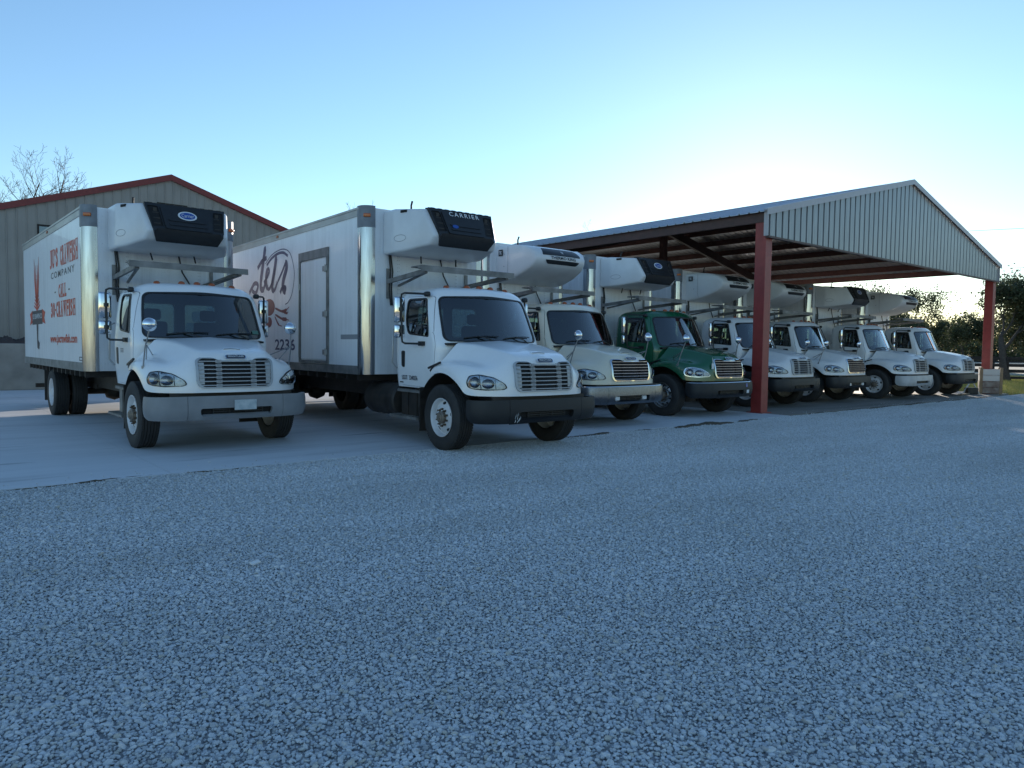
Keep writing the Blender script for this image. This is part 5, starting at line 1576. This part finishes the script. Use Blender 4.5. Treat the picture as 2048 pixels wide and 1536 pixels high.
# ------------------------------------------------------------------ metal building at the back
def building():
    YB, XR, ZR, ZE, SL = 30.6, 8.1, 8.10, 4.6, .335
    HWD = (ZR - ZE) / SL
    t = thing('metal_building', 'tan metal-clad gable building with dark red trim behind the trucks', 'building', (XR, YB, 0))
    zt = lambda x: ZR - SL * abs(x) - .16
    w = .30; x = -HWD
    obj('wall', MB().add([(-HWD, .05, -.1), (HWD, .05, -.1), (HWD, .05, ZE - .16), (0, .05, ZR - .16), (-HWD, .05, ZE - .16)], [(0, 1, 2, 3, 4)]).mesh('wall', 0), 'tan', t)
    wins = [(-4.43, -3.1, 4.9, 5.71), (-.52, .58, 6.2, 7.0)]
    while x < HWD - .01:
        x1 = min(x + w, HWD); mb = MB(); a, b = x, x1
        za, zb = zt(a), zt(b)
        # sheet with a raised rib at its left edge
        def strip(p, q, y):
            mb.add([(p, y, 0), (q, y, 0), (q, y, zt(q)), (p, y, zt(p))], [(0, 1, 2, 3)])
        strip(a + .05, b, 0.0); strip(a + .014, a + .036, -.032)
        for p, q, y0, y1 in ((a, a + .014, 0, -.032), (a + .036, a + .05, -.032, 0)):
            mb.add([(p, y0, 0), (q, y1, 0), (q, y1, zt(q)), (p, y0, zt(p))], [(0, 1, 2, 3)])
        obj('wall_panel', mb.mesh('wall_panel', 0), 'tan', t); x = x1
    for s in (-1, 1):
        mb = MB(); d = Vector((s * HWD, 0, ZE - ZR)).normalized(); n = Vector((-d.z * s, 0, d.x * s))
        mb.prism([(-.10, -.20), (.02, -.20), (.02, .03), (-.10, .03)], lambda a, b: (0, a, ZR + b), lambda a, b: (s * (HWD + .3), a, ZR - SL * (HWD + .3) + b))
        obj('rake_trim', mb.mesh('rake_trim', 0), 'trim_red', t)
        mb = MB(); mb.prism([(.02, -.06), (26, -.06), (26, .0), (.02, .0)], lambda a, b: (0, a, ZR + b), lambda a, b: (s * (HWD + .3), a, ZR - SL * (HWD + .3) + b))
        obj('roof', mb.mesh('roof', 0), 'galv', t)
        obj('side_wall', MB().box(min(s * HWD, s * (HWD - .05)), max(s * HWD, s * (HWD - .05)), .06, 25.9, 0, ZE - .2).mesh('side_wall', 0), 'tan', t)
    for i, (x0, x1, z0, z1) in enumerate(wins):
        mb = MB(); f = .06
        mb.box(x0, x1, -.07, -.02, z0, z0 + f); mb.box(x0, x1, -.07, -.02, z1 - f, z1); mb.box(x0, x0 + f, -.07, -.02, z0 + f, z1 - f); mb.box(x1 - f, x1, -.07, -.02, z0 + f, z1 - f)
        fr = obj('window', mb.mesh('window_frame', 0), 'wood_dark', t)
        mid = (x0 + x1) / 2
        for a, b in ((x0 + f, mid - .02), (mid + .02, x1 - f)):
            obj('pane', MB().box(a, b, -.05, -.04, z0 + f, z1 - f).mesh('pane', 0), 'pane', fr)
            obj('pale_backing', MB().box(a, b, -.036, -.034, z0 + f, z1 - f).mesh('pale_backing', 0), 'paper', fr)  # pale sheet set behind the glass to whiten the pane
        obj('mullion', MB().box(mid - .02, mid + .02, -.06, -.035, z0 + f, z1 - f).mesh('mullion', 0), 'print_white', fr)
    return t
building()
tk = MB(); tk.box(-.5, 4.6, 28.6, 30.2, 0, 1.52, .02)
tag(obj('concrete_bin', tk.mesh('concrete_bin', 20), 'tank'), 'low beige concrete bin against the tan building', 'bin')
rng = random.Random(5); mb = MB(); vs, fs = [], []; n, m = 60, 12
for i in range(n + 1):
    for j in range(m + 1):
        e = math.sin(math.pi * j / m) ** .4 * (math.sin(math.pi * i / n) ** .2)
        vs.append((-.45 + 5.0 * i / n, 28.7 + 1.4 * j / m, 1.515 + e * (.17 + .05 * math.sin(i * .9) + .05 * math.sin(i * 2.3 + j) + rng.uniform(-.03, .04))))
for i in range(n):
    for j in range(m): fs.append((i * (m + 1) + j, (i + 1) * (m + 1) + j, (i + 1) * (m + 1) + j + 1, i * (m + 1) + j + 1))
tag(obj('folded_netting', mb.add(vs, fs).mesh('netting', 40), 'net'), 'dark heap of folded netting on top of the beige bin', 'netting')

# ------------------------------------------------------------------ open shed
def shed():
    XL, XRr, Y0, Y1, ZE, ZR, ZB = 16.55, 33.35, 10.08, 29.6, 5.06, 7.06, 4.44
    XC = (XL + XRr) / 2; SL = (ZR - ZE) / (XC - XL)
    t = thing('open_shed', 'open steel shed with red columns and galvanised gable end over the trucks', 'shed', (XC, Y0, 0))
    H = XC - XL; D = Y1 - Y0
    zr = lambda x: ZR - SL * abs(x)
    for x in (-H + .19, H - .26):
        for y in (.17, D / 2, D - .2):
            mb = MB(); mb.box(x - .15, x + .15, y - .15, y + .15, 0, zr(x) - .25, .01); mb.box(x - .22, x + .22, y - .22, y + .22, 0, .02)
            obj('column', mb.mesh('column', 20), 'shed_red', t)
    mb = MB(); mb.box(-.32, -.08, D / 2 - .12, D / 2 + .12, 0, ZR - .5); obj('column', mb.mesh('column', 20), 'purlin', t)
    # rafters of three frames
    for y in (.20, D / 2, D - .2):
        for s in (-1, 1):
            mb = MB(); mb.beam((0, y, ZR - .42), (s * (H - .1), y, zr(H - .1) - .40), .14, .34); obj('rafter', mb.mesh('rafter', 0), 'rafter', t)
    # purlins along the length
    for s in (-1, 1):
        for k in range(7):
            x = s * (.25 + k * (H - .55) / 6.5)
            mb = MB(); z = zr(x) - .135
            mb.prism([(-.035, -.11), (.035, -.11), (.035, -.095), (-.022, -.095), (-.022, .095), (.035, .095), (.035, .11), (-.035, .11)], lambda a, b: (x + a, .02, z + b), lambda a, b: (x + a, D, z + b))
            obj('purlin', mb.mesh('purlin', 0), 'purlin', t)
        mb = MB(); mb.box(min(s * (H - .02), s * (H - .10)), max(s * (H - .02), s * (H - .10)), .02, D, ZE - .27, ZE - .03); obj('eave_beam', mb.mesh('eave_beam', 0), 'purlin', t)
    # roof sheets: ribs run from eave to ridge
    def roof_sheet(s, y0, y1):
        mb = MB(); prof = []
        y = y0
        while y < y1 - .01:
            prof += [(y, 0), (y + .11, 0), (y + .125, .030), (y + .155, .030), (y + .17, 0)]; y += .285
        prof.append((y1, 0)); prof = [p for p in prof if p[0] <= y1 + 1e-6]
        e = H + .10
        top = [(s * .0, p[0], ZR + p[1]) for p in prof]; bot = [(s * e, p[0], ZR - SL * e + p[1]) for p in prof]
        n = len(prof); mb.add(top + bot, [(i, i + 1, n + i + 1, n + i) for i in range(n - 1)])
        lo = [(p[0], p[1], p[2] - .012) for p in top + bot]; mb.add(lo, [(i, n + i, n + i + 1, i + 1) for i in range(n - 1)])
        mb.add(bot + [(p[0], p[1], p[2] - .012) for p in bot], [(i, i + 1, n + i + 1, n + i) for i in range(n - 1)])
        return mb.mesh('roof_panel', 0, fix=False)
    k = 0
    while k * .855 < D:
        y0, y1 = k * .855, min((k + 1) * .855, D)
        for s in (-1, 1): obj('roof_panel', roof_sheet(s, y0, y1), 'galv', t)
        k += 1
    mb = MB()
    for s in (-1, 1): mb.prism([(-.02, .035), (D, .035), (D, .05), (-.02, .05)], lambda a, b: (0, a, ZR + b), lambda a, b: (s * .3, a, ZR - SL * .3 + b))
    obj('ridge_cap', mb.mesh('ridge_cap', 0), 'galv', t)
    # gable end sheets, three ribs to a sheet, front and back of it
    def gable_sheet(x0, x1):
        mb = MB(); prof = []; x = x0
        while x < x1 - .01:
            prof += [(x, 0), (x + .085, 0), (x + .097, .055), (x + .147, .055), (x + .159, 0)]; x += .30
        prof.append((x1, 0)); prof = [p for p in prof if p[0] <= x1 + 1e-6]
        n = len(prof); top = [(p[0], p[1] - .02, max(zr(p[0]) - .045, ZB + .02)) for p in prof]; bot = [(p[0], p[1] - .02, ZB) for p in prof]
        mb.add(bot + top, [(i, i + 1, n + i + 1, n + i) for i in range(n - 1)])
        return mb.mesh('gable_panel', 0, fix=False)
    x = -H
    while x < H - .01:
        x1 = min(x + .90, H); me = gable_sheet(x, x1); obj('gable_panel', me, 'galv_gable', t); obj('gable_panel', me, 'galv_gable', t, (0, D - .1, 0)); x = x1
    mb = MB(); mb.box(-H, H, -.09, .0, ZB - .05, ZB - .001); obj('gable_sill', mb.mesh('gable_sill', 0), 'purlin', t)
    for s in (-1, 1):
        mb = MB(); e = H + .10
        mb.prism([(-.10, -.10), (-.085, -.10), (-.085, .045), (.05, .045), (.05, .06), (-.10, .06)], lambda a, b: (0, a, ZR + b), lambda a, b: (s * e, a, ZR - SL * e + b))
        obj('rake_trim', mb.mesh('rake_trim', 0), 'trim_white', t)
        mb = MB(); mb.box(min(s * H, s * (H + .02)), max(s * H, s * (H + .02)), -.06, .05, ZB, ZE + .02); obj('corner_trim', mb.mesh('corner_trim', 0), 'trim_white', t)
    return t
shed()

# boarded guard round the far column
def guard():
    t = thing('column_guard', 'crate of weathered white boards round the foot of the far column', 'crate', (33.05, 10.1, 0), R(-68))
    w, h = .33, .98
    for sx, sy in ((-1, -1), (1, -1), (-1, 1), (1, 1)):
        mb = MB(); x, y = sx * w, sy * w; mb.box(x - .05, x + .05, y - .05, y + .05, 0, h + .05); obj('corner_post', mb.mesh('corner_post', 0), 'wood_raw', t)
    for side in range(4):
        for k in range(4):
            z0, z1 = .03 + k * .24, .255 + k * .24; d = .055 + (.006 if k % 2 else 0)
            mb = MB()
            if side == 0: mb.box(-w + .055, w - .055, -w - d, -w - d + .03, z0, z1)
            elif side == 1: mb.box(-w - d, -w - d + .03, -w + .055, w - .055, z0, z1)
            elif side == 2: mb.box(w + d - .03, w + d, -w + .055, w - .055, z0, z1)
            else: mb.box(-w + .055, w - .055, w + d - .03, w + d, z0, z1)
            obj('board', mb.mesh('board', 0), 'wood_white' if k > 1 else 'wood_brown', t)
guard()
def stand():
    t = thing('axle_stand', 'small grey A-shaped metal stand beside the far truck', 'stand', (31.8, 10.35, 0), R(-40))
    for s in (-1, 1):
        mb = MB(); mb.beam((s * .32, 0, 0), (s * .05, 0, .48), .04, .04); obj('leg', mb.mesh('leg', 0), 'alu', t)
    mb = MB(); mb.box(-.22, .22, -.12, .12, .0, .26, .03); obj('dolly', mb.mesh('dolly', 20), 'chassis', t)
    mb = MB(); mb.box(-.1, .1, -.05, .05, .46, .52); obj('head', mb.mesh('head', 0), 'alu', t)
stand()
pl = MB(); pl.obox((31.6, 10.4, .03), (1, .12, 0), (-.12, 1, 0), (0, 0, 1), 1.3, .07, .02); tag(obj('plank', pl.mesh('plank', 0), 'wood_raw'), 'bare plank lying on the floor before the far truck', 'plank')

# ------------------------------------------------------------------ fence, trees, grass, cables
def fence(a, b, n, label, group):
    a, b = Vector((*a, -.16)), Vector((*b, -.16)); d = (b - a) / n
    t = thing('rail_fence', label, 'fence', a)
    for i in range(n + 1):
        p = d * i; mb = MB(); mb.box(p.x - .07, p.x + .07, p.y - .07, p.y + .07, 0, 1.55); obj('post', mb.mesh('post', 0), 'wood_dark', t)
    dn = d.normalized(); off = Vector((dn.y, -dn.x, 0)) * -.09
    for i in range(n):
        for z in (.35, .72, 1.09, 1.45):
            mb = MB(); mb.beam(d * i + off + Vector((0, 0, z)), d * (i + 1) + off + Vector((0, 0, z)), .04, .15); obj('rail', mb.mesh('rail', 0), 'wood_dark', t)
fence((47.0, 21.5), (54.0, 5.0), 7, 'dark four-rail fence just behind the far column', 'fences')
fence((66.0, 34.0), (84.0, 3.0), 13, 'farther dark rail fence across the field', 'fences')

class Tree:
    def __init__(s, seed): s.r = random.Random(seed); s.seg = []; s.tips = []
    def branch(s, p, d, L, r, lv, up=.12, wob=.28, kids=(2, 4), minr=.004, n=4):
        d = d.normalized(); pts = [p]; rs = [r]
        step = L / n
        for i in range(n):
            j = Vector((s.r.gauss(0, 1), s.r.gauss(0, 1), s.r.gauss(0, 1))) * wob
            d = (d + j * .55 + Vector((0, 0, up))).normalized()
            p = p + d * step; pts.append(p); rs.append(max(minr, r * (1 - .55 * (i + 1) / n)))
            if lv > 0 and i >= (1 if lv > 1 else 0):
                for _ in range(s.r.randint(*kids) if i == n - 1 else s.r.randint(kids[0] - 1, kids[1] - 1)):
                    ax = Vector((s.r.gauss(0, 1), s.r.gauss(0, 1), s.r.gauss(0, .6)))
                    ax = (ax - d * ax.dot(d)).normalized()
                    a = s.r.uniform(.45, .95)
                    s.branch(p, d * math.cos(a) + ax * math.sin(a), L * s.r.uniform(.5, .78), max(minr, rs[-1] * s.r.uniform(.5, .75)), lv - 1, up, wob, kids, minr, n)
        s.seg.append((pts, rs, lv))
        if lv == 0: s.tips += pts[1:]
    def mesh(s, lo, hi):
        mb = MB()
        for pts, rs, lv in s.seg:
            if lo <= lv <= hi: mb.tube(pts, rs, 6 if lv >= 3 else (5 if lv == 2 else 3), cap=False)
        return mb.mesh('branches', 60, fix=False)

def leaf_mat(name, a, b, c):
    m, nt, p = _nt(name)
    g = nt.nodes.new('ShaderNodeNewGeometry'); r = nt.nodes.new('ShaderNodeValToRGB'); e = r.color_ramp.elements
    e[0].color = (*a, 1); e[1].color = (*c, 1); k = e.new(.6); k.color = (*b, 1)
    nt.links.new(g.outputs['Random Per Island'], r.inputs['Fac']); nt.links.new(r.outputs['Color'], p.inputs['Base Color'])
    p.inputs['Roughness'].default_value = .6
    tl = nt.nodes.new('ShaderNodeBsdfTranslucent'); nt.links.new(r.outputs['Color'], tl.inputs['Color'])
    mx = nt.nodes.new('ShaderNodeMixShader'); mx.inputs[0].default_value = .3
    nt.links.new(p.outputs[0], mx.inputs[1]); nt.links.new(tl.outputs[0], mx.inputs[2])
    nt.links.new(mx.outputs[0], nt.nodes['Material Output'].inputs['Surface'])
    return m
M['grass'] = leaf_mat('grass_blades', (.20, .22, .05), (.30, .30, .09), (.38, .32, .14))
M['leaf'] = leaf_mat('evergreen_leaf', (.040, .052, .024), (.060, .075, .030), (.11, .105, .045))
M['leaf_dry'] = leaf_mat('dry_leaf', (.10, .08, .045), (.15, .115, .06), (.22, .16, .08))
def leaves(tips, seed, per, size, spread):
    rng = np.random.default_rng(seed); T = np.array([p[:] for p in tips])
    C = np.repeat(T, per, 0) + rng.normal(0, spread, (len(T) * per, 3)); N = len(C)
    a = rng.normal(0, 1, (N, 3)); a /= np.linalg.norm(a, axis=1)[:, None]
    b = rng.normal(0, 1, (N, 3)); b -= a * (a * b).sum(1)[:, None]; b /= np.linalg.norm(b, axis=1)[:, None]
    L = (size * rng.uniform(.6, 1.4, N))[:, None]
    V = np.stack([C - a * L, C + b * L * .45, C + a * L, C - b * L * .45], 1).reshape(-1, 3)
    me = bpy.data.meshes.new('leaves'); F = np.arange(N * 4).reshape(N, 4)
    me.vertices.add(N * 4); me.vertices.foreach_set('co', V.astype(np.float32).ravel())
    me.loops.add(N * 4); me.loops.foreach_set('vertex_index', F.astype(np.int32).ravel())
    me.polygons.add(N); me.polygons.foreach_set('loop_start', np.arange(0, N * 4, 4, dtype=np.int32))
    me.update(calc_edges=True)
    return me
def leafy(az, dist, H, seed, label, per=7, size=.13, lean=(0, 0), mat_='leaf', trunk=.30, name='leafy_tree', lv=4, group='trees beyond the fence', spread=.22):
    x, y = dist * math.sin(R(az)), dist * math.cos(R(az))
    t = thing(name, label, 'tree', (x, y, -.16), 0, group)
    T = Tree(seed); d = Vector((lean[0], lean[1], 1))
    T.branch(Vector((0, 0, 0)), d, H * .36, trunk * .5, lv, up=.05, wob=.26, kids=(2, 3), minr=.010, n=3)
    top = max(p.z for p in T.tips); k = H / top
    T.seg = [([q * k for q in pts], rs, l) for pts, rs, l in T.seg]; T.tips = [q * k for q in T.tips]
    obj('trunk', T.mesh(0, 9), 'bark', t)
    tips = T.tips if len(T.tips) < 3600 else random.Random(seed).sample(T.tips, 3600)
    obj('crown', leaves(tips, seed, per, size * .62, spread * 1.25), mat_, t)
    return len(T.tips)
leafy(73.9, 52, 6.7, 3, 'broad dark evergreen tree behind the far column', per=15, size=.14, trunk=.55)
leafy(69.2, 66, 6.9, 8, 'airy evergreen tree seen above the far end of the row', per=11, size=.14, trunk=.35)
leafy(65.3, 72, 7.8, 12, 'thin evergreen tree seen under the shed roof', per=10, size=.14, trunk=.35)
leafy(71.6, 80, 5.6, 21, 'small evergreen tree between the last truck and the far column', per=12, size=.15, trunk=.3)
leafy(77.5, 58, 7.6, 17, 'evergreen tree beside the broad dark one past the column', per=13, size=.15, trunk=.45)
leafy(68.0, 95, 6.6, 51, 'dark evergreen tree behind the airy one', per=11, size=.17, trunk=.4)
leafy(70.4, 100, 6.0, 57, 'low dense evergreen tree right above the last truck', per=12, size=.17, trunk=.4)
leafy(75.6, 98, 8.4, 61, 'evergreen tree filling the gap behind the broad dark one', per=11, size=.18, trunk=.4)
leafy(82.5, 57, 8.2, 31, 'taller unseen evergreen tree added to shade the yard', per=8, size=.16, trunk=.45)  # out of view, added to cast shade on the gravel
leafy(88.0, 55, 8.0, 37, 'last unseen evergreen tree added to shade the yard', per=8, size=.16, trunk=.45)  # also out of view, added for its shadow over the yard
leafy(60.5, 82, 7.0, 41, 'evergreen tree hidden behind the middle of the shed', per=7, size=.16, trunk=.45)

def bare(x, y, H, seed, label, trunk=.30, fork=.45, lean=(0, 0), depth=4, L0=.34):
    t = thing('bare_tree', label, 'tree', (x, y, -.16), 0, 'leafless winter trees')
    rg = random.Random(seed); main, twig = MB(), MB()
    def limb(p, d, L, r, dep):
        n = 7 if dep >= 3 else 5; pts, rs = [p], [r]; d = d.normalized(); kids = []
        side = rg.uniform(0, 6.28)
        for i in range(n):
            d = (d + Vector((rg.gauss(0, .10), rg.gauss(0, .10), rg.gauss(0, .06) + .07))).normalized()
            p = p + d * (L / n); f = (i + 1) / n; pts.append(p); rs.append(max(.0065, r * (1 - .72 * f)))
            if dep > 0 and i >= 1:
                for _ in range(1 if rg.random() < .72 else 2):
                    side += 2.4 + rg.gauss(0, .5)
                    a1 = d.cross(Vector((0, 0, 1)) if abs(d.z) < .95 else Vector((1, 0, 0))).normalized(); a2 = d.cross(a1)
                    an = rg.uniform(.55, .95); o = a1 * math.cos(side) + a2 * math.sin(side)
                    kids.append((p, d * math.cos(an) + o * math.sin(an), L * rg.uniform(.42, .66) * (1.05 - .45 * f), max(.0065, rs[-1] * .62), dep - 1))
        (main if dep >= depth - 1 else twig).tube(pts, rs, 6 if dep >= depth - 1 else 3, cap=False)
        for k in kids: limb(*k)
    d0 = Vector((lean[0], lean[1], 1)); base = Vector((0, 0, 0)); mid = base + d0.normalized() * H * fork
    main.tube([base, base.lerp(mid, .5) + Vector((.1, 0, 0)), mid], [trunk * .5, trunk * .42, trunk * .36], 8, cap=False)
    for k in range(3):
        q = rg.uniform(0, 6.28) if k else 0; sp = .12 if k == 0 else .42
        limb(mid, d0 + Vector((math.cos(q) * sp, math.sin(q) * sp, 0)), H * (1 - fork) * (.95 if k == 0 else .72), trunk * (.32 if k == 0 else .24), depth - 1)
    obj('trunk', main.mesh('branches', 60, fix=False), 'bark_pale', t); obj('crown', twig.mesh('twigs', 60, fix=False), 'bark_pale', t)
bare(4.55, 47.0, 10.7, 2, 'leftmost of three bare trees above the tan building', lean=(-.02, 0))
bare(5.45, 46.0, 10.1, 5, 'middle bare tree above the tan building', lean=(.0, 0))
bare(6.20, 47.0, 10.9, 9, 'bare tree nearest the ridge of the tan building', lean=(.02, 0))
bare(30.2, 60.0, 12.9, 14, 'bare tree tops showing over the second truck', trunk=.3)
bare(62.0, 61.0, 14.2, 19, 'bare twigs showing over the shed eave', trunk=.3)

def thicket(az0, az1, dist, H, seed, label, m='leaf_dry', n=2600, size=.22, nm='undergrowth'):
    rng = np.random.default_rng(seed); a = np.radians(rng.uniform(az0, az1, n)); d = dist + rng.normal(0, 5, n)
    env = .55 + .25 * np.sin(a * 60 + seed) + .2 * np.sin(a * 173)
    z = rng.uniform(0, 1, n) ** .8 * H * env
    P = np.stack([d * np.sin(a), d * np.cos(a), z], 1)
    o = obj(nm, leaves([Vector(p) for p in P], seed, 7, size, .9), m, kind='stuff'); return tag(o, label, 'bushes')
thicket(62, 90, 210, 11.0, 3, 'dark brushy thicket beyond the fences', 'leaf', 4200, .42)
thicket(60, 92, 235, 13.5, 6, 'dry brown undergrowth behind the thicket', 'leaf_dry', 4200, .45)
thicket(10, 62, 240, 9.0, 9, 'distant wooded edge beyond the field', 'leaf', 4000, .3, 'far_woodland')

def grass(x0, x1, y0, y1, n, seed, label, h=.12):
    rng = np.random.default_rng(seed); x = rng.uniform(x0, x1, n); y = rng.uniform(y0, y1, n)
    a = rng.uniform(0, 6.283, n); L = h * rng.uniform(.4, 1.3, n); w = .012
    B = np.stack([x, y, np.full(n, -.16)], 1); dx = np.stack([np.cos(a) * w, np.sin(a) * w, np.zeros(n)], 1)
    tip = B + np.stack([rng.normal(0, .05, n), rng.normal(0, .05, n), L + .02], 1)
    V = np.stack([B - dx, B + dx, tip], 1).reshape(-1, 3); F = np.arange(n * 3)
    me = bpy.data.meshes.new('grass'); me.vertices.add(n * 3); me.vertices.foreach_set('co', V.astype(np.float32).ravel())
    me.loops.add(n * 3); me.loops.foreach_set('vertex_index', F.astype(np.int32)); me.polygons.add(n); me.polygons.foreach_set('loop_start', np.arange(0, n * 3, 3, dtype=np.int32))
    me.update(calc_edges=True)
    return tag(obj('grass', me, 'grass', kind='stuff'), label, 'grass')
grass(33.8, 62, 8.9, 22, 90000, 2, 'short winter grass between the shed and the fence', .24)

def cable(p, q, sag, label):
    p, q = Vector(p), Vector(q)
    P = [p.lerp(q, i / 24) - Vector((0, 0, sag * 4 * (i / 24) * (1 - i / 24))) for i in range(25)]
    tag(obj('power_line', MB().tube(P, .022, 5).mesh('power_line', 60), 'cable'), label, 'cable', 'overhead lines')
cable((40, 92, 14.0), (110, 8, 16.5), .8, 'upper overhead line crossing the sky beyond the shed')
cable((40, 92, 11.2), (110, 8, 11.8), .8, 'middle overhead line crossing the sky beyond the shed')
cable((40, 92, 9.2), (110, 8, 9.0), .8, 'lower overhead line crossing the sky beyond the shed')
